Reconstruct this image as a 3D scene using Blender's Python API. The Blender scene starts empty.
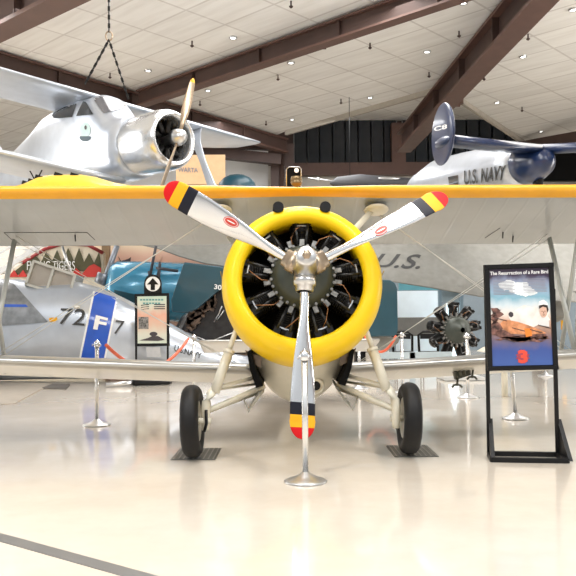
import bpy, math, random
from mathutils import Vector, Matrix
from mathutils.bvhtree import BVHTree
random.seed(7)
C = bpy.context.scene.collection
PI = math.pi
V = Vector
# ------------------------------------------------------------------ camera
F = 750.0
PITCH = math.atan(31 / F)
ROLL = math.radians(0.4)
CAM = V((0, 0, 1.25))
cd = bpy.data.cameras.new('camera'); cam = bpy.data.objects.new('camera', cd); C.objects.link(cam)
cd.sensor_width = 36; cd.lens = 36 * F / 576; cd.clip_end = 400; cd.clip_start = .05
CR = Matrix.Rotation(PI / 2 + PITCH, 4, 'X') @ Matrix.Rotation(-ROLL, 4, 'Z')
cam.matrix_world = Matrix.Translation(CAM) @ CR
bpy.context.scene.camera = cam
def ray(x, y):
    return (CR.to_3x3() @ V(((x - 288) / F, (288 - y) / F, -1)))
def P(x, y, D):
    r = ray(x, y); return CAM + r * (D / r.y)
def PZ(x, y, z):
    r = ray(x, y); return CAM + r * ((z - CAM.z) / r.z)
# ------------------------------------------------------------------ materials
MATS = {}
def mat(name, col, rough=.5, metal=0., coat=0., var=.06, scale=6., bump=0., emit=None, alpha=None, spec=.5, vary=(1, 1, 1)):
    if name in MATS: return MATS[name]
    m = bpy.data.materials.new(name); m.use_nodes = True; nt = m.node_tree; N = nt.nodes; L = nt.links
    b = N['Principled BSDF']
    tc = N.new('ShaderNodeTexCoord'); mp = N.new('ShaderNodeMapping'); mp.inputs['Scale'].default_value = vary
    nz = N.new('ShaderNodeTexNoise'); nz.inputs['Scale'].default_value = scale; nz.inputs['Detail'].default_value = 4
    L.new(tc.outputs['Object'], mp.inputs[0]); L.new(mp.outputs[0], nz.inputs['Vector'])
    cr = N.new('ShaderNodeValToRGB')
    lo = [max(0, c * (1 - var)) for c in col]; hi = [min(1, c * (1 + var)) for c in col]
    cr.color_ramp.elements[0].position = .3; cr.color_ramp.elements[1].position = .7
    cr.color_ramp.elements[0].color = (*lo, 1); cr.color_ramp.elements[1].color = (*hi, 1)
    L.new(nz.outputs['Fac'], cr.inputs[0]); L.new(cr.outputs[0], b.inputs['Base Color'])
    b.inputs['Roughness'].default_value = rough; b.inputs['Metallic'].default_value = metal
    b.inputs['Coat Weight'].default_value = coat; b.inputs['Coat Roughness'].default_value = .08
    b.inputs['Specular IOR Level'].default_value = spec
    if bump:
        bp = N.new('ShaderNodeBump'); bp.inputs['Strength'].default_value = bump; bp.inputs['Distance'].default_value = .02
        L.new(nz.outputs['Fac'], bp.inputs['Height']); L.new(bp.outputs[0], b.inputs['Normal'])
    if emit:
        b.inputs['Emission Color'].default_value = (*col, 1); b.inputs['Emission Strength'].default_value = emit
    if alpha:
        b.inputs['Transmission Weight'].default_value = alpha
    MATS[name] = m; return m
def ramp_mat(name, stops, axis='Z', rough=.4, noise=.0, scale=8, rotz=0):
    """printed artwork: a vertical ramp disturbed by noise, in object space"""
    m = bpy.data.materials.new(name); m.use_nodes = True; nt = m.node_tree; N = nt.nodes; L = nt.links
    b = N['Principled BSDF']; b.inputs['Roughness'].default_value = rough
    tc = N.new('ShaderNodeTexCoord'); sp = N.new('ShaderNodeSeparateXYZ'); L.new(tc.outputs['Generated'], sp.inputs[0])
    nz = N.new('ShaderNodeTexNoise'); nz.inputs['Scale'].default_value = scale; nz.inputs['Detail'].default_value = 5
    L.new(tc.outputs['Generated'], nz.inputs['Vector'])
    ma = N.new('ShaderNodeMath'); ma.operation = 'MULTIPLY_ADD'; ma.inputs[1].default_value = noise; L.new(nz.outputs['Fac'], ma.inputs[0]); L.new(sp.outputs[axis], ma.inputs[2])
    sb = N.new('ShaderNodeMath'); sb.operation = 'SUBTRACT'; sb.inputs[1].default_value = noise / 2; L.new(ma.outputs[0], sb.inputs[0])
    cr = N.new('ShaderNodeValToRGB')
    els = cr.color_ramp.elements
    els[0].position = stops[0][0]; els[0].color = (*stops[0][1], 1); els[1].position = stops[-1][0]; els[1].color = (*stops[-1][1], 1)
    for p, c in stops[1:-1]:
        e = els.new(p); e.color = (*c, 1)
    L.new(sb.outputs[0], cr.inputs[0]); L.new(cr.outputs[0], b.inputs['Base Color'])
    return m
# ------------------------------------------------------------------ mesh builder
WM = {}
class MB:
    def __init__(s): s.v = []; s.f = []; s.m = []; s.sm = []
    def add(s, vs, fs, mi=0, sm=False):
        o = len(s.v); s.v += [V(v) for v in vs]
        for f in fs: s.f.append([i + o for i in f]); s.m.append(mi); s.sm.append(sm)
        return s
    def box(s, c, size, R=None, mi=0):
        c = V(c); h = V(size) / 2; vs = []
        for dx in (-1, 1):
            for dy in (-1, 1):
                for dz in (-1, 1):
                    p = V((dx * h.x, dy * h.y, dz * h.z)); p = (R @ p) if R else p; vs.append(c + p)
        return s.add(vs, [(0, 1, 3, 2), (4, 6, 7, 5), (0, 4, 5, 1), (2, 3, 7, 6), (0, 2, 6, 4), (1, 5, 7, 3)], mi)
    def bar(s, a, b, w, h, up=V((0, 0, 1)), mi=0):
        a = V(a); b = V(b); d = (b - a).normalized(); x = d.cross(up)
        x = x.normalized() if x.length > 1e-4 else V((1, 0, 0)); z = x.cross(d).normalized()
        vs = []
        for p in (a, b):
            for sx, sz in ((-1, -1), (1, -1), (1, 1), (-1, 1)): vs.append(p + x * sx * w / 2 + z * sz * h / 2)
        return s.add(vs, [(0, 1, 2, 3), (7, 6, 5, 4), (0, 4, 5, 1), (1, 5, 6, 2), (2, 6, 7, 3), (3, 7, 4, 0)], mi)
    def tube(s, a, b, r, r2=None, n=12, mi=0, flat=1., cap=True):
        a = V(a); b = V(b); r2 = r if r2 is None else r2; d = (b - a).normalized()
        up = V((0, 0, 1)) if abs(d.z) < .95 else V((0, 1, 0)); x = d.cross(up).normalized(); z = x.cross(d)
        vs = []
        for p, rr in ((a, r), (b, r2)):
            for i in range(n):
                t = 2 * PI * i / n; vs.append(p + x * math.cos(t) * rr * flat + z * math.sin(t) * rr)
        s.add(vs, [(i, (i + 1) % n, n + (i + 1) % n, n + i) for i in range(n)], mi, True)
        if cap:
            o = len(s.v) - 2 * n; s.f.append([o + i for i in range(n)][::-1]); s.m.append(mi); s.sm.append(False)
            s.f.append([o + n + i for i in range(n)]); s.m.append(mi); s.sm.append(False)
        return s
    def path(s, pts, r, n=8, mi=0):
        pts = [V(p) for p in pts]; rings = []
        for i, p in enumerate(pts):
            d = (pts[min(i + 1, len(pts) - 1)] - pts[max(i - 1, 0)]).normalized()
            up = V((0, 0, 1)) if abs(d.z) < .9 else V((0, 1, 0)); x = d.cross(up).normalized(); z = x.cross(d)
            rr = r[i] if isinstance(r, (list, tuple)) else r
            rings.append([p + x * math.cos(2 * PI * k / n) * rr + z * math.sin(2 * PI * k / n) * rr for k in range(n)])
        return s.loft(rings, mi)
    def loft(s, rings, mi=0, cap=True, sm=True, closed=True):
        n = len(rings[0]); o = len(s.v)
        for r in rings: s.v += [V(p) for p in r]
        for j in range(len(rings) - 1):
            k = mi[j] if isinstance(mi, list) else mi
            for i in range(n if closed else n - 1):
                a = o + j * n + i; b = o + j * n + (i + 1) % n
                s.f.append([a, b, b + n, a + n]); s.m.append(k); s.sm.append(sm)
        if cap:
            s.f.append([o + i for i in range(n)][::-1]); s.m.append(mi[0] if isinstance(mi, list) else mi); s.sm.append(False)
            e = o + (len(rings) - 1) * n; s.f.append([e + i for i in range(n)]); s.m.append(mi[-1] if isinstance(mi, list) else mi); s.sm.append(False)
        return s
    def lathe(s, prof, c=(0, 0, 0), axis=(0, 0, 1), n=32, mi=0, cap=False):
        """prof: list of (distance along axis, radius)"""
        c = V(c); a = V(axis).normalized(); up = V((0, 0, 1)) if abs(a.z) < .95 else V((1, 0, 0)); x = a.cross(up).normalized(); z = x.cross(a)
        rings = [[c + a * t + (x * math.cos(2 * PI * i / n) + z * math.sin(2 * PI * i / n)) * max(r, 1e-4) for i in range(n)] for t, r in prof]
        return s.loft(rings, mi, cap)
    def ball(s, c, r, n=16, mi=0):
        r = r if isinstance(r, (tuple, list)) else (r, r, r)
        rings = []
        for j in range(n // 2 + 1):
            t = PI * j / (n // 2); 
            rings.append([V(c) + V((math.sin(t) * math.cos(2 * PI * i / n) * r[0] + 1e-5 * math.cos(2 * PI * i / n), math.sin(t) * math.sin(2 * PI * i / n) * r[1] + 1e-5 * math.sin(2 * PI * i / n), math.cos(t) * r[2])) for i in range(n)])
        return s.loft(rings, mi, False)
    def prism(s, pts, off, mi=0):
        n = len(pts); off = V(off); a = [V(p) for p in pts]; b = [p + off for p in a]
        return s.add(a + b, [list(range(n))[::-1], [n + i for i in range(n)]] + [(i, (i + 1) % n, n + (i + 1) % n, n + i) for i in range(n)], mi)
    def bvh(s): return BVHTree.FromPolygons(s.v, s.f)
    def build(s, name, mats, parent=None, world=True, bevel=0):
        me = bpy.data.meshes.new(name); mats = mats if isinstance(mats, (list, tuple)) else [mats]
        vs = s.v; loc = V((0, 0, 0))
        if parent is not None:
            if world:
                inv = WM[parent].inverted(); vs = [inv @ v for v in vs]
        else:
            lo = [min(v[k] for v in vs) for k in range(3)]; hi = [max(v[k] for v in vs) for k in range(3)]
            loc = V(((lo[0] + hi[0]) / 2, (lo[1] + hi[1]) / 2, lo[2])); vs = [v - loc for v in vs]
        me.from_pydata([tuple(v) for v in vs], [], s.f)
        for m in mats: me.materials.append(m)
        for i, p in enumerate(me.polygons): p.material_index = s.m[i]; p.use_smooth = s.sm[i]
        me.validate(); me.update()
        o = bpy.data.objects.new(name, me); C.objects.link(o)
        if parent is not None: o.parent = parent; WM[o] = WM[parent]
        else: o.location = loc; WM[o] = Matrix.Translation(loc)
        if bevel:
            b = o.modifiers.new('bevel', 'BEVEL'); b.width = bevel; b.segments = 2; b.limit_method = 'ANGLE'
        return o
def thing(name, label, cat, M=None, group=None):
    o = bpy.data.objects.new(name, None); C.objects.link(o); M = M if isinstance(M, Matrix) else Matrix.Translation(M or (0, 0, 0))
    o.matrix_world = M; WM[o] = M.copy(); o.empty_display_size = .1
    o['label'] = label; o['category'] = cat
    if group: o['group'] = group
    return o
def tag(o, label, cat, group=None, kind=None):
    o['label'] = label; o['category'] = cat
    if group: o['group'] = group
    if kind: o['kind'] = kind
    return o
def struct(o, label=None):
    o['kind'] = 'structure'
    if label: o['label'] = label
    return o
def dup(root, M, label):
    r = root.copy(); C.objects.link(r); r.matrix_world = M; r['label'] = label; WM[r] = M.copy()
    for ch in list(root.children):
        c = ch.copy(); C.objects.link(c); c.parent = r
        for g in list(ch.children):
            d = g.copy(); C.objects.link(d); d.parent = c
    return r
def quad_grid(q, n, m):
    a, b, c, d = [V((p[0], p[1], 0)) for p in q]   # tl tr br bl
    return [[(a.lerp(b, i / n)).lerp(d.lerp(c, i / n), j / m) for i in range(n + 1)] for j in range(m + 1)]
def shoot(bvh, x, y, off=.012):
    r = ray(x, y).normalized(); h = bvh.ray_cast(CAM, r)
    return None if h[0] is None else h[0] - r * off
def decal(q, bvh, name, m, parent, off=.012, n=8):
    """a thin panel that lies on a curved surface"""
    g = quad_grid(q, n, n); mb = MB(); pts = []; last = None
    for row in g:
        for p in row:
            h = shoot(bvh, p.x, p.y, off)
            h = h if h is not None else last
            pts.append(h); last = h
    last = next((p for p in pts if p is not None), None)
    if last is None: print('DECAL MISSED', name); return None
    pts = [p if p is not None else last for p in pts]
    mb.add(pts, [(j * (n + 1) + i, j * (n + 1) + i + 1, (j + 1) * (n + 1) + i + 1, (j + 1) * (n + 1) + i) for j in range(n) for i in range(n)], 0, True)
    return mb.build(name, m, parent)
def text2d(s, bold=0.):
    cu = bpy.data.curves.new('t', 'FONT'); cu.body = s; cu.size = 1; cu.offset = bold; cu.resolution_u = 4
    o = bpy.data.objects.new('t', cu); C.objects.link(o)
    dg = bpy.context.evaluated_depsgraph_get(); me = bpy.data.meshes.new_from_object(o.evaluated_get(dg))
    vs = [v.co.copy() for v in me.vertices]; fs = [list(p.vertices) for p in me.polygons]
    bpy.data.objects.remove(o); bpy.data.curves.remove(cu); bpy.data.meshes.remove(me)
    x0 = min(v.x for v in vs); x1 = max(v.x for v in vs); y0 = min(v.y for v in vs); y1 = max(v.y for v in vs)
    return [V(((v.x - x0) / (x1 - x0), (v.y - y0) / (y1 - y0), 0)) for v in vs], fs
def text_on(s, q, surf, name, m, parent, bold=0., off=.01):
    """lettering laid on a surface. q: four corner points tl tr br bl (pixels when surf is a BVH, else 3D corners)"""
    vs, fs = text2d(s, bold); mb = MB(); out = []
    if surf is None:
        a, b, c, d = [V(p) for p in q]
        for v in vs: out.append(a.lerp(b, v.x).lerp(d.lerp(c, v.x), 1 - v.y))
    else:
        a, b, c, d = [V((p[0], p[1], 0)) for p in q]; last = None
        for v in vs:
            p = a.lerp(b, v.x).lerp(d.lerp(c, v.x), 1 - v.y); h = shoot(surf, p.x, p.y, off); last = h if h is not None else last; out.append(last)
        fb = next((p for p in out if p is not None), None)
        if fb is None: print('TEXT MISSED', s); return None
        out = [p if p is not None else fb for p in out]
    mb.add(out, fs, 0)
    return mb.build(name, m, parent)
def ell(c, u, v, n=20): return [V(c) + V(u) * math.cos(2 * PI * i / n) + V(v) * math.sin(2 * PI * i / n) for i in range(n)]
def airfoil(le, chord_dir, up, chord, th, n=10):
    """closed ring: from LE over the top to TE and back underneath"""
    pts = []
    def t(x): return 5 * th * (.2969 * math.sqrt(x) - .126 * x - .3516 * x * x + .2843 * x ** 3 - .1036 * x ** 4)
    xs = [(1 - math.cos(PI * i / n)) / 2 for i in range(n + 1)]
    for x in xs: pts.append(V(le) + V(chord_dir) * x * chord + V(up) * (t(x) * 1.15 + .03 * math.sin(PI * x)) * chord)
    for x in xs[-2:0:-1]: pts.append(V(le) + V(chord_dir) * x * chord + V(up) * (-t(x) * .75 + .012 * math.sin(PI * x)) * chord)
    return pts

# ------------------------------------------------------------------ palette
silver = mat('silver_dope', (.46, .45, .42), .28, .7, .1, .04, 3)
cream = mat('cream_enamel', (.70, .66, .54), .38, 0, .3, .06, 8)
yellow = mat('chrome_yellow', (.92, .60, .004), .42, 0, .15, .02, 4, spec=.35)
orange_y = mat('orange_yellow_dope', (.90, .42, .01), .4, 0, .3, .04, 5)
chrome = mat('polished_metal', (.74, .75, .77), .14, 1, 0, .03, 5)
steel = mat('brushed_steel', (.62, .62, .62), .3, 1, 0, .06, 12)
alu = mat('polished_aluminium', (.66, .68, .70), .26, .85, .1, .06, 4)
alu_light = mat('painted_silver', (.52, .56, .62), .30, .55, .2, .07, 3)
bronze = mat('aged_bronze', (.42, .33, .24), .35, .8, 0, .15, 20)
black = mat('black_paint', (.004, .004, .0045), .45, 0, .0, .2, 8, spec=.3)
black_matte = mat('black_matte', (.004, .004, .004), .8, spec=.15)
engine_black = mat('engine_black', (.009, .008, .007), .36, .3, .0, .3, 20, spec=.4)
engine_grey = mat('engine_grey_green', (.045, .052, .042), .42, .3, .0, .1, 10)
rubber = mat('tyre_rubber', (.007, .0065, .0065), .55, 0, 0, .15, 12, .05, spec=.3)
navy = mat('blade_black', (.006, .007, .016), .5, 0, 0, spec=.3)
red = mat('blade_red', (.62, .006, .01), .5, 0, .0, spec=.25)
bl_yellow = mat('blade_yellow', (.85, .42, .01), .5, 0, .0, spec=.3)
white = mat('white_paint', (.85, .85, .84), .4)
red_print = mat('red_print', (.62, .05, .03), .5)
brown = mat('brown_steel', (.105, .052, .038), .55, 0, .05, .12, 2)
brown_dk = mat('dark_brown_steel', (.06, .032, .025), .6, 0, 0, .12, 2)
glass_dk = mat('dark_glass', (.02, .024, .03), .08, 0, .3, .2, 2)
teal = mat('teal_paint', (.007, .055, .08), .42, 0, .25, .08, 3)
blue_lt = mat('sky_blue_paint', (.05, .26, .41), .25, .2, .6, .12, 3)
blue_dk = mat('gloss_navy_blue', (.006, .02, .075), .3, 0, .35, .2, 4)
blue_band = mat('insignia_blue', (.015, .09, .50), .35, 0, .3)
grey_wing = mat('weathered_grey', (.25, .245, .22), .5, .1, 0, .1, 5)
dark_letter = mat('charcoal_letter', (.045, .045, .045), .5)
tan = mat('tan_board', (.62, .40, .22), .6)
rope_m = mat('orange_red_rope', (.72, .13, .06), .6, 0, 0, .15, 40, .1)
olive = mat('olive_paint', (.11, .11, .035), .6)
pane_m = mat('pale_perspex', (.36, .33, .29), .12, 0, .3, .1, 3)
print_dark = mat('print_dark', (.05, .04, .045), .5)

# ------------------------------------------------------------------ hall
ZC = 10.2
def ang_grid_mat(name, col, line, ang, sx, sy, lw=.03, rough=.85):
    m = bpy.data.materials.new(name); m.use_nodes = True; nt = m.node_tree; N = nt.nodes; L = nt.links; b = N['Principled BSDF']
    b.inputs['Roughness'].default_value = rough; b.inputs['Specular IOR Level'].default_value = .2
    ge = N.new('ShaderNodeNewGeometry'); mp = N.new('ShaderNodeMapping'); mp.vector_type = 'TEXTURE'; mp.inputs['Rotation'].default_value = (0, 0, ang)
    L.new(ge.outputs['Position'], mp.inputs[0])
    br = N.new('ShaderNodeTexBrick'); br.offset = 0; br.inputs['Scale'].default_value = 1; br.inputs['Brick Width'].default_value = sx; br.inputs['Row Height'].default_value = sy
    br.inputs['Mortar Size'].default_value = lw; br.inputs['Mortar Smooth'].default_value = .4
    c2 = tuple(c * .93 for c in col); br.inputs['Color1'].default_value = (*col, 1); br.inputs['Color2'].default_value = (*c2, 1); br.inputs['Mortar'].default_value = (*line, 1)
    L.new(mp.outputs[0], br.inputs['Vector'])
    nz = N.new('ShaderNodeTexNoise'); nz.inputs['Scale'].default_value = 1; nz.inputs['Detail'].default_value = 4
    m2 = N.new('ShaderNodeMapping'); m2.inputs['Scale'].default_value = (.5, 4, 1); L.new(mp.outputs[0], m2.inputs[0]); L.new(m2.outputs[0], nz.inputs['Vector'])
    mx = N.new('ShaderNodeMix'); mx.data_type = 'RGBA'; mx.blend_type = 'MULTIPLY'; mx.inputs[0].default_value = .35
    cr = N.new('ShaderNodeValToRGB'); cr.color_ramp.elements[0].position = .35; cr.color_ramp.elements[0].color = (.75, .73, .70, 1); cr.color_ramp.elements[1].position = .6; cr.color_ramp.elements[1].color = (1, 1, 1, 1)
    L.new(nz.outputs['Fac'], cr.inputs[0]); L.new(br.outputs['Color'], mx.inputs[6]); L.new(cr.outputs[0], mx.inputs[7]); L.new(mx.outputs[2], b.inputs['Base Color'])
    return m
ceil_m = ang_grid_mat('ceiling_panels', (.86, .84, .80), (.66, .63, .59), math.radians(-43.5), 2.1, 1.5, .045)
# floor: polished cream terrazzo with big faint joints
fm = bpy.data.materials.new('polished_floor'); fm.use_nodes = True; nt = fm.node_tree; N = nt.nodes; L = nt.links; b = N['Principled BSDF']
ge = N.new('ShaderNodeNewGeometry'); nz = N.new('ShaderNodeTexNoise'); nz.inputs['Scale'].default_value = .8; nz.inputs['Detail'].default_value = 8; nz.inputs['Roughness'].default_value = .65
L.new(ge.outputs['Position'], nz.inputs['Vector'])
cr = N.new('ShaderNodeValToRGB'); cr.color_ramp.elements[0].position = .35; cr.color_ramp.elements[0].color = (.66, .585, .49, 1); cr.color_ramp.elements[1].position = .65; cr.color_ramp.elements[1].color = (.74, .675, .585, 1)
L.new(nz.outputs['Fac'], cr.inputs[0]); L.new(cr.outputs[0], b.inputs['Base Color'])
b.inputs['Roughness'].default_value = .2; b.inputs['Specular IOR Level'].default_value = .7; b.inputs['Coat Weight'].default_value = .6; b.inputs['Coat Roughness'].default_value = .06
fl = MB().box((0, 14, -.1), (60, 64, .2)).build('floor', fm); struct(fl, 'polished cream floor')
# ceiling with a notch over the far window bay
zc = ZC
e1 = PZ(286, 131, zc); e2 = PZ(442, 86, zc); e3 = PZ(520, 141, zc)
c_pts = [(-26, 4), (26, 4), (26, 46), (e3.x + (46 - e3.y) * .72, 46), (e3.x, e3.y), (e2.x, e2.y), (e1.x, e1.y), (e1.x - 6, 46), (-26, 46)]
cb = MB().prism([(x, y, zc) for x, y in c_pts], (0, 0, .25)); o = cb.build('ceiling', ceil_m); struct(o, 'pale panelled ceiling with faint grid joints')
rb = MB().box((8, 38, 12.3), (24, 20, .15)); o = rb.build('ceiling_bay', ceil_m); struct(o, 'higher ceiling over the window bay')
YB = 41
def wz(y): return P(288, y, YB).z
def wx(x): return P(x, 150, YB).x
wall_m = mat('hall_wall', (.62, .58, .52), .8, 0, 0, .05, .5)
wall_white = mat('white_wall', (.74, .74, .74), .8, 0, 0, .05, .6)
z165 = wz(165); z118 = wz(117)
o = MB().box((0, YB + .4, z165 / 2), (60, .3, z165)).build('wall_back', wall_m); struct(o, 'beige back wall')
o = MB().box((0, YB + .45, (z165 + 12.6) / 2), (60, .2, 12.6 - z165)).build('wall_back_upper', brown_dk); struct(o)
for nm, x in (('wall_left', -26), ('wall_right', 26)):
    o = MB().box((x, 27, 6), (.3, 38, 12)).build(nm, wall_white); struct(o)
# dark windows of the far bay
x0 = wx(294); wi = 0
wb = MB(); wf = MB()
xs = [wx(294 + 12.9 * i) for i in range(9)] + [wx(403 + 12.9 * i) for i in range(11)]
for i in range(len(xs) - 1):
    if i == 8: continue
    wi += 1
    a, c = xs[i], xs[i + 1]
    w = MB().box(((a + c) / 2, YB + .2, (z165 + z118) / 2), (c - a - .04, .06, z118 - z165)).build('window_%d' % wi, glass_dk); struct(w)
    fr = MB()
    fr.box((a, YB + .15, (z165 + z118) / 2), (.05, .12, z118 - z165))
    fr.box((c, YB + .15, (z165 + z118) / 2), (.05, .12, z118 - z165))
    fr.box(((a + c) / 2, YB + .15, z118 + .03), (c - a, .12, .1))
    fr.build('window_frame', mat('window_frame_grey', (.22, .22, .21), .5), w)
tn = 0
def trim(mb, m, label):
    global tn; tn += 1
    return struct(mb.build('trim_%d' % tn, m), label)
def ibeam(a, b, depth, fl, m2, label):
    a = V(a); b = V(b); d = V((0, 0, depth / 2)); mb = MB()
    mb.bar(a, b, fl * .3, depth, mi=0); mb.bar(a - d, b - d, fl, depth * .12, mi=1); mb.bar(a + d, b + d, fl, depth * .12, mi=1)
    n = int((b - a).length / 3); dr = (b - a).normalized()
    for i in range(1, n): mb.bar(a.lerp(b, i / n) - dr * .02, a.lerp(b, i / n) + dr * .02, fl * .9, depth, mi=0)
    return trim(mb, m2, label)
bm2 = [brown_dk, brown]
def ext(a, b, t0, t1): a = V(a); b = V(b); return a.lerp(b, t0), a.lerp(b, t1)
# beam down the left running away to the right
zb = ZC - .4
a, b_ = ext(PZ(0, 63, zb), PZ(286, 146, zb), -.5, 1.0); ibeam(a, b_, .62, .34, bm2, 'brown steel beam running away along the left of the ceiling')
a, b_ = ext(PZ(140, 99, zb), PZ(440, -4, zb), 0, 1.5); ibeam(a, b_, .55, .4, bm2, 'brown roof beam rising across the middle')
zb = ZC - .65
a, b_ = ext(PZ(405, 141, zb), PZ(531, -2, zb), -.02, 1.3); ibeam(a, b_, .85, .68, bm2, 'broad brown roof beam at the right')
a, b_ = ext(PZ(-60, 46, zb), PZ(40, -6, zb), -.3, 3.2); ibeam(a, b_, .95, .7, bm2, 'broad brown roof beam in the upper left corner')
# column, sill beam, bay trims
c0 = P(284, 150, 38.2)
mb = MB(); mb.box((P(276, 150, 38).x, 38, 5), (.55, .5, 10.1)); mb.box((P(289, 150, 38).x, 38.1, 5), (.5, .7, 10.3)); mb.tube((P(281.5, 150, 37.7).x, 37.7, 0), (P(281.5, 150, 37.7).x, 37.7, 10), .12)
trim(mb, [brown_dk], 'brown steel column below the left beam')
mb = MB().box((P(420, 170, YB - .4).x, YB - .3, wz(171)), (P(560, 170, YB).x - P(292, 170, YB).x, .5, wz(165) - wz(177)))
trim(mb, [brown], 'brown sill beam under the dark windows')
mb = MB().box((wx(397.5), YB - .25, (z165 + 11.9) / 2), (.75, .5, 11.9 - z165)); trim(mb, [brown], 'brown post between the dark windows')
mb = MB().bar((e1.x, e1.y, ZC - .1), (e2.x, e2.y, ZC - .1), .15, .2); mb.bar((e2.x, e2.y, ZC - .1), (e3.x + 3, e3.y + 3 * 1.4, ZC - .1), .15, .2); trim(mb, [mat('beige_trim', (.42, .38, .32), .7)], 'pale edge trim round the window bay')
mb = MB(); q1 = P(433, 85, 30); q2 = P(459, 103, 30); mb.tube(P(435, 82, 30), P(435, 103, 30), .12); mb.tube(P(435, 103, 30), P(460, 104, 30), .12); mb.tube(P(460, 104, 30), P(460, 95, 30), .14)
trim(mb, [brown], 'brown pipe bracket under the right beam')
mb = MB().bar(P(190, 150, 36), P(280, 160, 37), .5, .5); mb.bar(P(160, 139, 33), P(272, 146, 37.5), .4, .45); trim(mb, [brown_dk], 'dark lower beams behind the biplane wing')
mb = MB().bar(P(510, 150, 38), P(640, 128, 30), .4, .6); trim(mb, [brown_dk], 'dark brown beam at the right edge')
mb = MB().box((P(600, 160, 39).x, 39, P(560, 163, 39).z), (8, .4, P(560, 140, 39).z - P(560, 176, 39).z)); trim(mb, [black_matte], 'black band behind the hanging blue tailplane')  # solid matte black box in front of the back wall
mb = MB().box(((P(268, 150, 39).x + P(-90, 150, 39).x) / 2, 39.2, P(200, 165, 39).z - .5), (P(268, 150, 39).x - P(-90, 150, 39).x, .2, P(200, 132, 39).z - P(200, 195, 39).z + 1)); trim(mb, [wall_white], 'white wall panel below the left beam')
# ceiling lamps and sprinklers
lm = mat('lamp_lens', (1, .98, .94), .2, emit=6.0)
def ceil_thing(x, y):
    p = PZ(x, y, ZC); p.z = ZC; return p
lampd = [(233, 37, 'round ceiling downlight left of the middle roof beam'), (291, 62, 'ceiling downlight just below the middle roof beam'), (208, 90, 'small ceiling downlight low over the silver biplane wing'), (292, 119, 'ceiling downlight nearest the corner column'),
         (370, 97, 'ceiling downlight above the dark windows'), (463, 2, 'ceiling downlight at the top edge between the two roof beams'), (427, 51, 'ceiling downlight left of the broad right beam'), (523, 56, 'ceiling downlight right of the broad right beam'),
         (497, 102, 'ceiling downlight above the hanging tailplane'), (573, 9, 'ceiling downlight in the top right corner'), (541, 131, 'ceiling downlight low above the blue tail cone'), (148, 70, 'ceiling downlight beside the suspension chain')]
proto = None
for x, y, lb in lampd:
    p = ceil_thing(x, y)
    if proto is None:
        proto = thing('ceiling_downlight', lb, 'ceiling light', p, 'recessed downlights in the panelled ceiling')
        MB().lathe([(0, .13), (-.05, .13), (-.06, .10), (-.02, .09)], p, n=20).build('lamp_rim', steel, proto)
        MB().lathe([(-.03, .09), (-.045, .001)], p, n=20).build('lamp_lens', lm, proto)
    else: dup(proto, Matrix.Translation(p), lb)
spk = [(291, 1, 'sprinkler head at the top edge left of the middle beam'), (192, 41, 'sprinkler head above the prop of the silver biplane'), (278, 75, 'sprinkler head below the middle of the roof beam'), (200, 101, 'sprinkler head just above the silver upper wing tip'), (266, 121, 'sprinkler head near the corner column'),
       (370, 43, 'sprinkler head below the bracket on the middle beam'), (341, 99, 'sprinkler head above the left dark windows'), (459, 31, 'sprinkler head between middle and right beams near the top'), (429, 72, 'sprinkler head above the pipe bracket'), (528, 34, 'sprinkler head right of the broad beam near the top'),
       (484, 75, 'sprinkler head just right of the broad beam'), (522, 107, 'sprinkler head above the hanging tailplane'), (110, 73, 'sprinkler head between the two suspension chains')]
proto = None
for x, y, lb in spk:
    p = ceil_thing(x, y)
    if proto is None:
        proto = tag(MB().tube((0, 0, 0), (0, 0, -.15), .025, n=8).lathe([(-.13, .02), (-.15, .06), (-.17, .06), (-.21, .015)], n=10).build('ceiling_sprinkler', brown_dk), lb, 'sprinkler', 'sprinkler heads under the ceiling'); proto.location = p - V((0, 0, .21))
        for v in proto.data.vertices: pass
    else:
        c = proto.copy(); C.objects.link(c); c.location = p - V((0, 0, .21)); c['label'] = lb
mb = MB().bar(P(316, 22, 24), P(324, 40, 24), .12, .1); mb.box(P(321, 44, 24), (.35, .3, .25)); mb.bar(P(312, 26, 24), P(330, 30, 24), .1, .1); mb.tube(P(321, 44, 24), P(321, 30, 24), .05)
tag(mb.build('beam_bracket', brown_dk), 'dark bracket bolted on the middle roof beam', 'bracket')
# floor strip
s = []
for x, y in ((0, 533.5), (0, 541.5), (156, 576), (128, 576)): s.append(PZ(x, y, 0))
d = (s[2] - s[0]).normalized(); wdt = .10
a = s[0].lerp(s[1], .5) - d * 2; c = a + d * 8
mb = MB().bar(a + V((0, 0, .001)), c + V((0, 0, .001)), wdt, .004); trim(mb, [mat('floor_strip', (.15, .148, .145), .4)], 'grey strip let into the floor at lower left')

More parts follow.
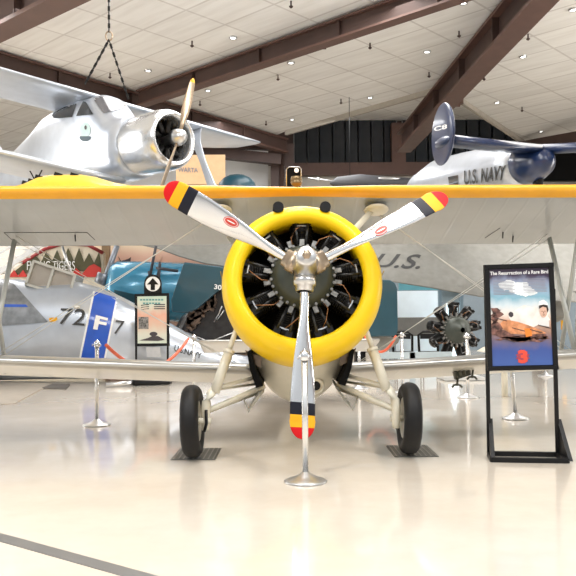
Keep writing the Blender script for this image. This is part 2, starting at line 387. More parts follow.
# ------------------------------------------------------------------ yellow-cowled biplane
ALPHA = math.radians(13); YAW = math.radians(1.5)
hub = P(305, 265, 6.3)
WBm = Matrix.Translation(hub) @ Matrix.Rotation(YAW, 4, 'Z') @ Matrix.Rotation(-ALPHA, 4, 'X')
bp = thing('biplane', 'large biplane with yellow cowling, polished three-blade propeller and orange-yellow wing', 'airplane', Matrix.Translation((hub.x, 6.8, 0)))
def A(x, y, z): return WBm @ V((x, y, z))
def AM(mb):
    mb.v = [WBm @ v for v in mb.v]; return mb
def wing(mb, x0, x1, leyz, chord, th, n=14, dihed=0, mi=0, thc=None, taper=1, inc=0, tipround=True):
    rings = []
    for i in range(n + 1):
        t = i / n; x = x0 + (x1 - x0) * t; s = abs(x)
        e = 1.
        if tipround:
            for tip in (x0, x1):
                if abs(tip) > 1.5 and abs(x - tip) < .6: q = 1 - abs(x - tip) / .6; e = min(e, math.sqrt(max(.0, 1 - q * q)) * .95 + .05)
        ch = chord * e; tt = th * (1 if thc is None else thc(s))
        le = V((x, leyz[0] + chord * (1 - e) * .5, leyz[1] + s * dihed))
        rings.append(airfoil(le, (0, math.cos(inc), -math.sin(inc)), (0, math.sin(inc), math.cos(inc)), ch, tt))
    return mb.loft(rings, mi)
# underside cloth with rib lines
def wing_mat(name, col, rib=.18, rough=.42, metal=.2):
    m = mat(name, col, rough, metal, .3, .05, 2); N = m.node_tree.nodes; L = m.node_tree.links; b = N['Principled BSDF']
    tc = N.new('ShaderNodeTexCoord'); wv = N.new('ShaderNodeTexWave'); wv.wave_type = 'BANDS'; wv.bands_direction = 'X'; wv.inputs['Scale'].default_value = PI / (10 * rib) ; wv.inputs['Distortion'].default_value = 0
    L.new(tc.outputs['Object'], wv.inputs['Vector']); cr = N.new('ShaderNodeValToRGB'); cr.color_ramp.elements[0].position = .93; cr.color_ramp.elements[0].color = (0, 0, 0, 1); cr.color_ramp.elements[1].position = 1
    L.new(wv.outputs['Fac'], cr.inputs[0]); bu = N.new('ShaderNodeBump'); bu.inputs['Strength'].default_value = .18; bu.inputs['Distance'].default_value = .01; L.new(cr.outputs[0], bu.inputs['Height']); L.new(bu.outputs[0], b.inputs['Normal'])
    return m
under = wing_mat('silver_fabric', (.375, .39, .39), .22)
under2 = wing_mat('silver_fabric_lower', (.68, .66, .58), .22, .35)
n_up = 80
mb = MB(); thc = lambda s: .55 + .45 * min(1, s / .9)
wing(mb, -4.87, 4.87, (.84, 1.055), 1.52, .115, n_up, thc=thc, inc=math.radians(3))
nr = 20
# lower-surface faces get silver, upper and leading edge yellow (ring index order: top first)
for fi in range(n_up * nr):
    k = fi % nr
    mb.m[fi] = 1 if 10 <= k < 18 else 0
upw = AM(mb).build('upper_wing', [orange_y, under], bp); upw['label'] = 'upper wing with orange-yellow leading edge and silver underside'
bv_up = mb.bvh()
# aileron outlines as fine dark grooves on the underside
def line_on(pts, bvh, name, m, parent, r=.004, off=.004):
    out = []
    for (x0_, y0_), (x1_, y1_) in zip(pts, pts[1:]):
        for i in range(9):
            h = shoot(bvh, x0_ + (x1_ - x0_) * i / 8, y0_ + (y1_ - y0_) * i / 8, off)
            if h is not None: out.append(h)
    return MB().path(out, r, 5).build(name, m, parent)
line_on([(4, 232.5), (87, 232.5)], bv_up, 'aileron_gap', dark_letter, upw)
line_on([(87, 232.5), (95, 240)], bv_up, 'aileron_gap', dark_letter, upw)
line_on([(4, 232.5), (12, 240)], bv_up, 'aileron_gap', dark_letter, upw)
line_on([(485, 238), (500, 228)], bv_up, 'aileron_gap', dark_letter, upw)
mb = MB()
for (x, y) in ((75, 235), (503, 232), (513, 236)):
    h = shoot(bv_up, x, y)
    if h is not None: mb.tube(h, h + V((0, .02, -.07)), .008)
mb.build('aileron_hinge', dark_letter, upw)
for sx in (-1, 1):
    mb = MB(); x0_, x1_ = (.5, 4.5)
    rings = []
    n = 40
    for i in range(n + 1):
        t = i / n; x = .45 + 4.1 * t; e = math.sqrt(max(0, 1 - max(0, (x - 4.0) / .56) ** 2)) * .95 + .05
        rings.append(airfoil((sx * x, 1.42 + 1.25 * (1 - e) * .5, -.675 + x * (.045 if sx < 0 else .052)), (0, 1, .03), (0, -.03, 1), 1.31 * e, .10))
    if sx < 0: rings = rings[::-1]
    mb.loft(rings, 0)
    for fi in range(n * nr):
        k = fi % nr
        if sx < 0: pass
        mb.m[fi] = 0 if 10 <= k < 18 else 1
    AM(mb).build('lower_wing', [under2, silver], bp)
# fuselage
def ring_yz(y, cz, hw, hh, n=32, p=1.):
    out = []
    for i in range(n):
        t = 2 * PI * i / n; c, s_ = math.cos(t), math.sin(t)
        out.append(V((hw * math.copysign(abs(c) ** p, c), y, cz + hh * math.copysign(abs(s_) ** p, s_))))
    return out
mb = MB().loft([ring_yz(*a) for a in ((.95, -.02, .5, .55), (1.05, -.10, .56, .68), (1.3, -.17, .54, .80), (1.7, -.16, .52, .80), (2.3, -.06, .5, .72), (3.1, .02, .44, .58), (4.2, .08, .32, .42), (5.2, .12, .2, .28), (5.9, .15, .08, .16))])
AM(mb).build('fuselage', cream, bp)
fus_bvh = mb.bvh()
# cowling
prof = [(.98, .60), (.55, .56), (.44, .545), (.385, .56), (.36, .60), (.375, .65), (.42, .695), (.50, .725), (.62, .738), (.80, .735), (1.05, .70), (1.22, .655), (1.22, .64), (.98, .60)]
mb = MB().lathe(prof, axis=(0, 1, 0), n=72)
cowl = AM(mb).build('cowling', yellow, bp); cowl['label'] = 'deep yellow engine cowling ring'
cb_ = mb.bvh()
for sx in (-.215, .215):
    MB().tube(A(sx, .352, .665), A(sx, .75, .70), .05, n=16).build('gun_port', black, cowl)
mb = MB()
for sx in (-1, 1):
    mb.tube((sx * .738, .45, .08), (sx * .74, 1.0, .08), .004, n=6)
AM(mb).build('cowling_seam', mat('seam_dark', (.35, .22, .01), .6), cowl)
# engine
def radial_engine(M, par, sc=1., ncyl=9, back=True):
    """crankcase mesh with cylinders as its pieces, in a frame whose y points aft"""
    def T(mb): mb.v = [M @ (v * sc) for v in mb.v]; return mb
    cc = MB().lathe([(.16, .05), (.2, .10), (.26, .13), (.30, .2), (.34, .255), (.42, .268), (.44, .29), (.78, .29), (.8, .0)], axis=(0, 1, 0), n=40)
    nut = cc; wm_ = mat('worn_metal', (.30, .29, .27), .35, .8, 0, .4, 25)
    for i in range(27):
        t = 2 * PI * i / 27; nut.tube((.285 * math.cos(t), .41, .285 * math.sin(t)), (.285 * math.cos(t), .47, .285 * math.sin(t)), .014, n=6, mi=1)
    core = T(cc).build('crankcase', [engine_grey, wm_], par)
    for i in range(ncyl * 2):
        t = 2 * PI * (i + .5) / (ncyl * 2); R = Matrix.Rotation(-t, 3, 'Y')
        T(MB().box(R @ V((.325, .47, 0)), (.06, .05, .042), R)).build('tappet_cover', wm_, core)
    for i in range(ncyl):
        t = 2 * PI * i / ncyl + PI / 2
        d = V((math.cos(t), 0, math.sin(t))); tn_ = V((-math.sin(t), 0, math.cos(t)))
        c = MB(); pr = [(.27, .075)]
        r = .29
        while r < .46: pr += [(r, .085), (r, .112), (r + .009, .112), (r + .009, .085)]; r += .02
        pr += [(.47, .115), (.55, .11), (.58, .06), (.585, 0.001)]
        c.lathe(pr, (0, .62, 0), d, n=18, mi=0)
        for sgn in (-1, 1):
            e = d * .535 + tn_ * sgn * .055; c.box(e + V((0, .52, 0)), (.06, .09, .06), Matrix.Rotation(-t, 3, 'Y'), 0)
        cy = T(c).build('cylinder', engine_black, core)
        pp = MB()
        for sgn in (-1, 1): pp.tube(d * .31 + tn_ * sgn * .035 + V((0, .47, 0)), d * .52 + tn_ * sgn * .06 + V((0, .475, 0)), .0125, n=8)
        T(pp).build('pushrod_tube', mat('pushrod_grey', (.04, .04, .04), .3, .6), core)
        wr = MB(); wr.path([d * .30 + tn_ * .09 + V((0, .44, 0)), d * .36 + tn_ * .10 + V((0, .42, 0)), d * .45 + tn_ * .05 + V((0, .43, 0)), d * .50 + V((0, .50, 0))], .005, 5)
        T(wr).build('ignition_wire', mat('copper_wire', (.30, .14, .06), .4, .5), core)
        fn = MB(); fn.box(d * .50 + V((0, .505, 0)), (.012, .03, .085), Matrix.Rotation(-t, 3, 'Y'))
        T(fn).build('cylinder_plate', steel, core)
    return core
eng = radial_engine(WBm @ Matrix.Translation((0, 0, .03)), bp)
mb = MB().lathe([(.80, .0), (.79, .58), (.8, .60)], axis=(0, 1, 0), n=40); AM(mb).build('engine_baffle', black_matte, bp)
# propeller
R_ = 1.415
prop = MB()
prop.lathe([(-.02, .085), (.02, .10), (.12, .10), (.16, .07), (.3, .06)], axis=(0, 1, 0), n=24)
hubo = AM(prop).build('propeller', bronze, bp); hubo['label'] = 'polished three-blade propeller with red, yellow and black tips'
mb = MB().lathe([(-.30, .001), (-.295, .02), (-.27, .045), (-.27, .07), (-.25, .085), (-.12, .088), (-.06, .11), (0, .11)], axis=(0, 1, 0), n=28)
AM(mb).build('hub_dome', steel, hubo)
mb = MB().lathe([(-.32, .001), (-.315, .035), (-.26, .04)], axis=(0, 1, 0), n=6); AM(mb).build('hub_nut', bronze, hubo)
prot = math.radians(1.9)
PM = WBm @ Matrix.Translation((0, .03, -.025))
for k in range(3):
    th = -PI / 2 - prot + k * 2 * PI / 3
    d = V((math.cos(th), 0, math.sin(th))); tv = V((-math.sin(th), 0, math.cos(th)))
    rings = []; mi = []
    data = [(.10, .07, .07, 80), (.17, .085, .08, 70), (.24, .095, .075, 62), (.32, .12, .065, 56), (.42, .165, .052, 47), (.52, .20, .042, 42), (.62, .225, .034, 38), (.72, .24, .028, 35), (.8, .24, .024, 32), (.86, .236, .02, 30), (.8775, .234, .019, 30)]
    for rr, w, tk, pd in data: rings.append((rr * R_ if rr > .3 else rr * R_, w, tk, pd))
    rings2 = []
    b1, b2, b3 = .795, .865, .935
    keys = [.07 + .8 * i / 30 for i in range(31)]
    keys = sorted(set([round(v, 4) for v in keys if v < .99] + [b1, b2, b3] + [.88, .9, .92, .95, .965, .978, .988, .995, 1.0]))
    keys = [v for v in keys if v <= 1]
    def interp(rr):
        for (a, *pa), (b, *pb) in zip(data, data[1:]):
            if a <= rr <= b: t = (rr - a) / (b - a); return [x + (y - x) * t for x, y in zip(pa, pb)]
        return list(data[0][1:]) if rr < data[0][0] else list(data[-1][1:])
    for rr in keys:
        w, tk, pd = interp(rr)
        if rr > .88:
            q = (rr - .88) / .12; f = math.sqrt(max(0, 1 - q ** 2.3)) * .97 + .03; w *= f; tk *= f; pd = 24
        pr = math.radians(pd * .95)
        cdv = tv * math.cos(pr) + V((0, 1, 0)) * math.sin(pr); nv = d.cross(cdv).normalized()
        ring = []
        for i in range(16):
            t = 2 * PI * i / 16; ring.append(d * rr * R_ + cdv * (w / 2 * math.cos(t)) + nv * (tk / 2 * math.sin(t)))
        rings2.append(ring)
    for a in keys[:-1]: mi.append(0 if a < b1 - 1e-6 else 1 if a < b2 - 1e-6 else 2 if a < b3 - 1e-6 else 3)
    mb = MB().loft(rings2, mi)
    mb.v = [PM @ v for v in mb.v]; blade = mb.build('blade', [chrome, navy, bl_yellow, red], hubo)
    bb = mb.bvh()
    cl = MB().lathe([(.07, .075), (.07, .095), (.15, .095), (.15, .08), (.2, .075), (.2, .06)], axis=d, n=20); cl.v = [PM @ v for v in cl.v]; cl.build('blade_clamp', bronze if k else steel, hubo)
    if k > 0:
        # oval maker's badge lying on the blade
        cpx = (231, 222) if k == 2 else (381, 230)
        an = math.atan2(1, 1.9) * (1 if k == 2 else -1)
        for nm, a_, b_2, m_, of in (('oval_badge', 8.2, 4.6, red_print, .004), ('badge_ring', 7.3, 3.9, white, .005), ('badge_field', 6.7, 3.4, red_print, .006), ('badge_bar', 4.8, .6, white, .008)):
            pts = []
            for i in range(24):
                t = 2 * PI * i / 24; ex = a_ * math.cos(t); ey = b_2 * math.sin(t)
                h = shoot(bb, cpx[0] + ex * math.cos(an) - ey * math.sin(an), cpx[1] + ex * math.sin(an) + ey * math.cos(an), of)
                if h is not None: pts.append(h)
            if len(pts) > 5: MB().add(pts, [list(range(len(pts)))]).build(nm, m_, blade)
# cabane and interplane struts, wires
def strut(a, b, name='strut', r=.03, m=cream, flat=.5, par=bp):
    return MB().tube(a, b, r, n=12, flat=flat).build(name, m, par)
for s_ in (-1, 1):
    strut(A(s_ * .78, 1.15, .96), A(s_ * .42, .98, .52), 'cabane_strut', .035)
    strut(A(s_ * .76, 1.95, .95), A(s_ * .42, 1.9, .45), 'cabane_strut', .03)
    mb = MB(); mb.ball((0, 0, 0), (.13, .16, .035)); mb.v = [v + V((s_ * .80, 1.15, .94)) for v in mb.v]; AM(mb).build('strut_fairing', cream, bp)
    hs = 3.2 if s_ < 0 else 2.95
    uf = A(s_ * hs, 1.15, .97); ur = A(s_ * (hs - .05), 2.0, .92); lf = A(s_ * hs, 1.75, -.53); lr = A(s_ * (hs + .05), 2.4, -.50)
    g = mat('strut_grey', (.48, .49, .46), .4, .2)
    strut(uf, lf, 'interplane_strut', .045, g, .6); strut(uf, lr, 'interplane_strut', .038, g, .6); strut(ur, lf, 'interplane_strut', .038, g, .6)
    wires = [(A(s_ * .8, 1.2, .95), lf), (A(s_ * .8, 1.25, .95), lf + V((0, .02, .07))), (A(s_ * .55, 1.75, -.58), ur), (A(s_ * .55, 1.8, -.6), ur + V((0, .02, .06)))]
    wm = mat('wire_pale', (.62, .60, .54), .4, .3)
    for a, b_ in wires: MB().tube(a, b_, .004, n=6).build('flying_wire', wm, bp)
    mid = wires[0][0].lerp(wires[0][1], .62)
    MB().ball(mid, (.035, .035, .02)).build('wire_clamp', wm, bp)
# windshield and sight above the wing
g1 = [P(286.5, 186, 9.0), P(286.5, 169.5, 9.0), P(289, 167, 9.0), P(299, 167, 9.0), P(301, 169, 9.0), P(301, 187, 9.0)]
ws = MB().prism(g1, (0, .35, -.05)).build('windshield', black_matte, bp)
MB().path([p + V((0, -.01, 0)) for p in g1], .007, 6).build('windshield_frame', steel, ws)
MB().prism(ell(P(296.5, 170.2, 8.95), (.028, 0, 0), (0, 0, .028)), (0, .02, 0)).build('mirror_disc', white, ws)
brass = mat('brass', (.20, .14, .07), .38, .8)
s0 = P(296.5, 189, 7.6)
mb = MB().lathe([(0, .012), (.03, .03), (.05, .018), (.07, .05), (.10, .062), (.11, .05), (.125, .058), (.155, .055), (.16, .01)], s0 + V((0, .05, -.02)), n=16); mb.tube(s0 + V((-.06, .05, .1)), s0 + V((.0, .05, .1)), .02)
MB.build(mb, 'gun_sight', brass, bp)
# tail
mb = MB().loft([airfoil((0 + .001 * 0, 5.0, .25), (0, 1, 0), (1, 0, 0), 1.1, .08), airfoil((0, 5.25, .8), (0, 1, 0), (1, 0, 0), .9, .07), airfoil((0, 5.5, 1.2), (0, 1, 0), (1, 0, 0), .5, .06)]); AM(mb).build('tail_fin', silver, bp)
mb = MB(); wing(mb, -1.35, 1.35, (4.95, .35), .95, .07, 20); AM(mb).build('tailplane', silver, bp)
# landing gear
DW = 6.8
wc = [P(192.5, 424, DW), P(409.0, 420.5, DW + .1)]
for s_, c in zip((-1, 1), wc):
    c.z = .338
    ax = V((1, .0 * s_, -.03 * s_)).normalized(); r0 = .325
    tp = [(q * .78, r) for q, r in [(-.075, .19), (-.09, .215), (-.105, .25), (-.098, .285), (-.07, .311), (-.035, .323), (0, .325), (.035, .323), (.07, .311), (.098, .285), (.105, .25), (.09, .215), (.075, .19)]]
    w = MB().lathe(tp, c, ax, n=56)
    wh = w.build('wheel', rubber, bp); wh['label'] = 'black rubber main wheel'
    gv = MB()
    rim = MB().lathe([(-.04, .02), (-.06, .05), (-.045, .09), (-.04, .14), (-.055, .165), (-.06, .18), (-.05, .195)], c, ax, n=40)
    rim.lathe([(.04, .02), (.06, .05), (.045, .09), (.04, .14), (.055, .165), (.06, .18), (.05, .195)], c, ax, n=40)
    rim.build('rim', mat('rim_cream', (.45, .43, .36), .35, .4), wh)
    ins = -s_
    def Q(xl, y, D=DW + .03):   # mirror left-hand pixel columns for the right-hand leg
        x = xl if s_ < 0 else 601.5 - xl
        return P(x, y - (2 if s_ > 0 else 0), D)
    MB().tube(Q(239, 322, 7.0), Q(227, 356, 6.93), .024).build('upper_strut', cream, bp)
    MB().tube(Q(229.5, 350, 6.95), Q(214.5, 392, 6.85), .046).lathe([(0, .052), (.03, .052)], Q(229.5, 350, 6.95), (Q(214.5, 392, 6.85) - Q(229.5, 350, 6.95))).build('oleo_strut', cream, bp)
    mb = MB().path([Q(215, 388, 6.86), Q(210, 395, 6.84), Q(206.5, 402, 6.82), Q(205.5, 412, 6.82), Q(205.5, 424, 6.82), Q(205.5, 430, 6.82)], [.036, .04, .042, .042, .038, .035], 12); mb.tube(c, c + V((ins * .17, 0, -.0)), .028)
    fork = mb.build('axle_leg', cream, bp)
    MB().path([c + V((ins * .125, -.02, .1)), c + V((ins * .13, -.04, -.02)), c + V((ins * .11, -.04, -.09))], .014).build('brake_line', black, fork)
    MB().tube(Q(207, 411, 6.82), Q(264, 386, 7.15), .026).build('lower_drag_strut', cream, bp)
    MB().tube(Q(207, 412, 6.9), Q(262, 391, 7.3), .02).build('lower_drag_strut', cream, bp)
    MB().tube(Q(213, 389, 6.85), Q(256, 377, 7.15), .02).build('upper_drag_strut', cream, bp)
    MB().tube(Q(213, 390, 6.9), Q(256, 384, 7.3), .013).build('upper_drag_strut', cream, bp)
    # wheel well drawn as a solid black block, recess shade in its colour; door
    MB().prism([Q(247, 352, 7.0), Q(251, 350, 7.0), Q(255, 368, 7.0), Q(263, 386, 7.02), Q(256, 388, 7.02), Q(250, 370, 7.0)], (0, .5, 0)).build('wheel_well', black_matte, bp)
    MB().prism([Q(245, 350, 7.05), Q(262, 358, 6.99), Q(261, 368, 6.99), Q(250, 362, 7.05)], (0, .03, 0)).build('exhaust_stub', mat('burnt_metal', (.16, .12, .09), .5, .5), bp)
    dr = MB().prism([Q(268, 386, 7.1), Q(262, 397, 7.05), Q(256, 405, 7.0), Q(249, 412, 6.98), Q(258, 401, 7.0), Q(264, 390, 7.1)] if s_ > 0 else [Q(264, 392, 7.1), Q(258, 400, 7.05), Q(250, 411, 7.0), Q(247, 414, 7.0), Q(252, 405, 7.0), Q(262, 390, 7.1)], (0, .25, .03))
    dr.tube(Q(249, 412, 7.0), Q(243, 397, 7.1), .007)
    dr.build('wheel_door', mat('door_grey', (.42, .40, .34), .45), bp)
# duct below cowl
op = shoot(fus_bvh, 316, 384, .03) or P(316, 384, 7.0)
MB().lathe([(.12, .03), (.02, .045), (0, .06), (.0, .075), (.05, .085), (.4, .06)], op + V((0, -.02, -.02)), (0, 1, .05), n=24).build('oil_cooler_duct', cream, bp)
MB().lathe([(.03, .001), (.03, .045)], op + V((0, -.02, -.02)), (0, 1, .05), n=24).build('duct_opening', black, bp)
# bomb rack
rk = mat('rack_olive', (.10, .10, .075), .45, .4, 0, .3, 30)
mb = MB(); mb.bar(P(453, 366, 8.2), P(472, 364, 8.2), .12, .02); mb.prism([P(452.5, 366, 8.15), P(470, 361, 8.15), P(471, 375, 8.15), P(456, 380, 8.15)], (0, .09, 0))
for i in range(4): mb.tube(P(454 + 4.5 * i, 366 - i, 8.1), P(457 + 4 * i, 378 - 1.5 * i, 8.1), .014, n=6)
for cx, cy in ((457, 386), (472, 378)):
    mb.tube(P(cx, cy, 8.1), P(cx + 1, cy - 9, 8.1), .012, n=6); mb.path([P(cx - 5, cy + 1.5, 8.1), P(cx - 3, cy - .8, 8.1), P(cx, cy - 1.5, 8.1), P(cx + 3, cy - .8, 8.1), P(cx + 5, cy + 1.5, 8.1)], .012, 6)
r_ = mb.build('bomb_rack', rk, bp); r_['label'] = 'dark olive rack with two hooked feet under the wing'

# floor plates under wheels
def plate(x0_, x1_, y0_, y1_, lb, slant=6):
    q = [PZ(x0_ + slant, y0_, 0), PZ(x1_ - 3 * 0, y0_, 0), PZ(x1_ + slant * .6, y1_, 0), PZ(x0_, y1_, 0)]
    a = min(p.y for p in q); b = max(p.y for p in q); cx = sum(p.x for p in q) / 4; w = .40
    mb = MB().box((cx, (a + b) / 2, .004), (w, b - a, .006))
    for i in range(9): mb.box((cx - w / 2 + w * (i + .5) / 9, (a + b) / 2, .008), (.012, b - a, .004), mi=1)
    return tag(mb.build('drip_plate', [mat('plate_grey', (.14, .135, .125), .5, .3), mat('plate_bar', (.25, .24, .22), .4, .4)]), lb, 'floor plate', 'metal plates under the biplane wheels')
plate(177, 212, 449, 460, 'ribbed grey metal plate under the left main wheel')
plate(392, 426, 446, 457, 'ribbed grey metal plate under the right main wheel')

# ------------------------------------------------------------------ stanchions
def stanchion(x, yb, lb, D=None, lean=0.):
    D = D or PZ(x, yb, 0).y; p = P(x, 350, D); p.z = 0
    t = thing('stanchion', lb, 'stanchion', p, 'chrome rope stanchions')
    MB().lathe([(0, .16), (.01, .165), (.02, .15), (.035, .10), (.055, .055), (.075, .03), (.08, .02)], p, n=40, cap=True).build('base', mat('stanchion_base', (.60, .60, .60), .34, .9, 0, .06, 6), t)
    top = p + V((lean, 0, .93)); MB().tube(p + V((0, 0, .07)), top, .024, n=20).build('post', mat('stanchion_metal', (.72, .72, .71), .25, .9, 0, .04, 5), t)
    MB().lathe([(0, .028), (.01, .036), (.06, .036), (.065, .03), (.08, .012), (.09, .001)], top, n=24).build('post_cap', chrome, t)
    r = MB(); 
    for s_ in (-1, 1): r.path([top + V((s_ * .02, -.02, .03)), top + V((s_ * .05, -.02, .035)), top + V((s_ * .05, -.02, .01))], .007, 6)
    r.build('hook', chrome, t)
    return t, top
st0, t0 = stanchion(304.5, 482, 'chrome stanchion standing in front of the yellow-cowled biplane')
st1, t1 = stanchion(97, 424.5, 'chrome stanchion in front of the blue fuselage band', 8.98)
st2, t2 = stanchion(194, 400, 'chrome stanchion beside the black fuselage, left of the cowling', 12)
st3, t3 = stanchion(514, 420, 'chrome stanchion behind the framed story poster', 9.3, -.05)
st4, t4 = stanchion(467, 398, 'chrome stanchion in front of the bare radial engine', 11.8)
st5, t5 = stanchion(545, 377, 'distant chrome stanchion behind the right post of the story poster', 16)
st6, t6 = stanchion(402, 390, 'chrome stanchion behind the right wing, near the teal panel', 12.6)
st7, t7 = stanchion(359, 400, 'chrome stanchion mostly hidden behind the yellow cowling', 13.4)
def rope(a, b, sag, lb, r=.022):
    pts = [a.lerp(b, i / 16) - V((0, 0, sag * 4 * (i / 16) * (1 - i / 16))) for i in range(17)]
    return tag(MB().path(pts, r, 10).build('barrier_rope', rope_m), lb, 'rope', 'orange-red barrier ropes')
z = V((0, 0, .02))
rope(t1 + V((.09, .08, 0)) + z, t2 + V((-.08, -.08, 0)) + z, .36, 'orange-red rope sagging between two stanchions left of the cowling')
rope(t7 + V((.1, 0, 0)) + z, t6 + V((-.1, 0, 0)) + z, .28, 'orange-red rope right of the yellow cowling')

# ------------------------------------------------------------------ framed story poster
D = 6.75
def S(x, y, d=0.): return P(x, y, D + d)
zt = lambda x, y, d: PZ(x, y, 0)
f0 = PZ(491, 462, 0); f1 = PZ(568, 463.3, 0); yf = (f0.y + f1.y) / 2
rd = (f1 - f0); rd.z = 0; rd.normalize(); bk = V((-rd.y + .08, rd.x, 0)).normalized()
ps = thing('poster_stand', 'tall black floor stand with framed story poster on its upper half', 'sign', (f0 + f1) / 2)
T0 = V((0, 0, 0)); W = (f1 - f0).length
def L3(u, v, w=0): return f0 + rd * (u * W) + bk * w + V((0, 0, v))
fr = MB()
fr.bar(L3(0, .022), L3(1, .022), .045, .04); fr.bar(L3(.0, .022, .30), L3(.93, .022, .30), .045, .04)
fr.build('base', black, ps, bevel=.003)
for u, nm in ((.0, 'l'), (.93, 'r')):
    MB().bar(L3(u, .03, .28), L3(u - (.015 if u < .5 else .045), 1.50, .13), .035, .03, up=bk).build('post', black, ps)
    m_ = MB(); un = u
    m_.prism([L3(u - .0, .02, -.02) + rd * (.0 if u < .5 else .05), L3(u, .02, .32), L3(u, .34, .27)], rd * .035); m_.bar(L3(u + (.02 if u < .5 else .06), .022, -.01), L3(u, .022, .30), .04, .04)
    m_.build('foot_bracket', black, ps)
# panel
Dp = yf + .10
TL, TR, BR, BL = [P(x, y, Dp + dd) for x, y, dd in ((484, 265, -.0), (553, 262.5, .0), (558, 369.5, 0), (487.5, 371, 0))]
pn = (TR - TL).cross(BL - TL).normalized()
if pn.y > 0: pn = -pn
def pq(u, v, o=0.): return TL.lerp(TR, u).lerp(BL.lerp(BR, u), v) + pn * o
def prect(u0, v0, u1, v1, o=0.): return [pq(u0, v0, o), pq(u1, v0, o), pq(u1, v1, o), pq(u0, v1, o)]
MB().prism(prect(0, 0, 1, 1, 0), -pn * .03).build('backing_board', black, ps)
fr = MB()
for a, b_ in ((pq(0, .022), pq(1, .022)), (pq(0, .978), pq(1, .978))): fr.bar(a, b_, .03, .042, up=pn)
for a, b_ in ((pq(.035, 0), pq(.035, 1)), (pq(.965, 0), pq(.965, 1))): fr.bar(a, b_, .042, .03, up=pn)
fr.build('frame', black, ps)
pm = ramp_mat('poster_print', [(0, (.06, .12, .36)), (.16, (.05, .09, .30)), (.26, (.16, .13, .20)), (.34, (.33, .20, .16)), (.45, (.66, .42, .30)), (.54, (.80, .74, .68)), (.62, (.60, .68, .72)), (.70, (.22, .42, .52)), (.76, (.30, .45, .58)), (.86, (.26, .30, .42)), (.92, (.045, .03, .06)), (1, (.03, .02, .04))], 'Z', .3, .12, 7)
poster = MB().add(prect(.07, .045, .93, .955, .004), [(0, 1, 2, 3)]).build('poster', pm, ps); poster['label'] = 'printed story poster with clouds, wreck and portrait'
def pshape(pts, o, nm, m_): return MB().add([pq(u, v, o) for u, v in pts], [list(range(len(pts)))]).build(nm, m_, poster)
def blob(cu, cv, ru, rv, n=18, j=.25): return [(cu + ru * math.cos(2 * PI * i / n) * (1 + random.uniform(-j, j)), cv + rv * math.sin(2 * PI * i / n) * (1 + random.uniform(-j, j))) for i in range(n)]
cloud = mat('print_cloud', (.80, .84, .84), .35, 0, 0, .2, 14); 
pshape(blob(.34, .20, .13, .05), .005, 'printed_cloud', cloud); pshape(blob(.50, .23, .17, .055), .0055, 'printed_cloud', cloud); pshape(blob(.60, .27, .14, .04), .006, 'printed_cloud', cloud)
pshape(blob(.60, .50, .30, .10, j=.15), .005, 'printed_spray', mat('print_spray', (.80, .76, .70), .35, 0, 0, .15, 12))
for cu, cv, ru, rv in ((.35, .70, .2, .02), (.6, .715, .22, .022), (.78, .70, .1, .02), (.12, .52, .04, .04), (.16, .46, .08, .06), (.14, .60, .10, .05), (.25, .66, .16, .035), (.5, .70, .25, .03), (.75, .68, .16, .03)): pshape(blob(cu, cv, ru, rv, j=.45), .0065, 'printed_wreckage', mat('print_wreck', (.16, .075, .06), .4, 0, 0, .9, 22))
pshape([(.2, .56), (.26, .52), (.45, .545), (.6, .58), (.78, .63), (.86, .66), (.6, .67), (.35, .655), (.24, .61)], .007, 'printed_hull', mat('print_orange', (.62, .26, .12), .35, 0, 0, .45, 18))
pshape([(.54, .61), (.64, .61), (.65, .68), (.56, .69)], .008, 'printed_block', mat('print_bright_orange', (.80, .22, .03), .4))
pshape(blob(.36, .475, .035, .025, j=.1), .008, 'printed_diver', print_dark)
for u, v in ((.2, .5), (.45, .6), (.7, .62), (.82, .58), (.3, .7)):
    mb = MB().bar(pq(u - .08, v, .008), pq(u + .1, v + .035, .008), .006, .003, up=pn); mb.build('printed_beam', print_dark, poster)
skin = mat('print_skin', (.66, .42, .32), .4)
pshape([(.74, .55), (.78, .51), (.86, .51), (.9, .55), (.9, .6), (.74, .58)], .0065, 'printed_shirt', mat('print_shirt', (.74, .72, .70), .4))
pshape(ell2 := [(.825 + .055 * math.cos(2 * PI * i / 20), .455 + .058 * math.sin(2 * PI * i / 20)) for i in range(20)], .0085, 'portrait_face', skin)
pshape([(.762, .43), (.77, .385), (.83, .365), (.885, .395), (.90, .44), (.88, .47), (.868, .42), (.82, .41)], .0095, 'portrait_hair', mat('print_hair', (.035, .02, .015), .5))
pshape([(.755, .40), (.77, .36), (.83, .345), (.885, .37), (.892, .40), (.83, .39)], .010, 'portrait_cap', white)
mb = MB()
for u in (.805, .845): mb.add([pq(u - .009, .45, .0105), pq(u + .009, .45, .0105), pq(u + .009, .456, .0105), pq(u - .009, .456, .0105)], [(0, 1, 2, 3)])
mb.add([pq(.81, .485, .0105), pq(.845, .485, .0105), pq(.84, .492, .0105), pq(.815, .492, .0105)], [(0, 1, 2, 3)]); mb.add([pq(.823, .455, .0105), pq(.829, .455, .0105), pq(.832, .475, .0105), pq(.82, .475, .0105)], [(0, 1, 2, 3)])
mb.build('portrait_features', mat('print_shade', (.22, .09, .06), .5), poster)
text_on('The Resurrection of a Rare Bird', prect(.08, .066, .92, .10, .007), None, 'title_lettering', white, poster, .02)
pg = MB()
for u0_, u1_, v0_, rows in ((.12, .44, .145, 11), (.55, .90, .145, 10)):
    for r in range(rows): v = v0_ + r * .0135; pg.add([pq(u0_, v, .0062), pq(u1_ - random.random() * .04, v, .0062), pq(u1_ - random.random() * .04, v + .006, .0062), pq(u0_, v + .006, .0062)], [(0, 1, 2, 3)])
pg.build('text_lines', mat('text_grey', (.30, .30, .36), .5), poster)
text_on('3', prect(.44, .81, .575, .935, .007), None, 'numeral', mat('print_red', (.72, .07, .04), .5), poster, .05)
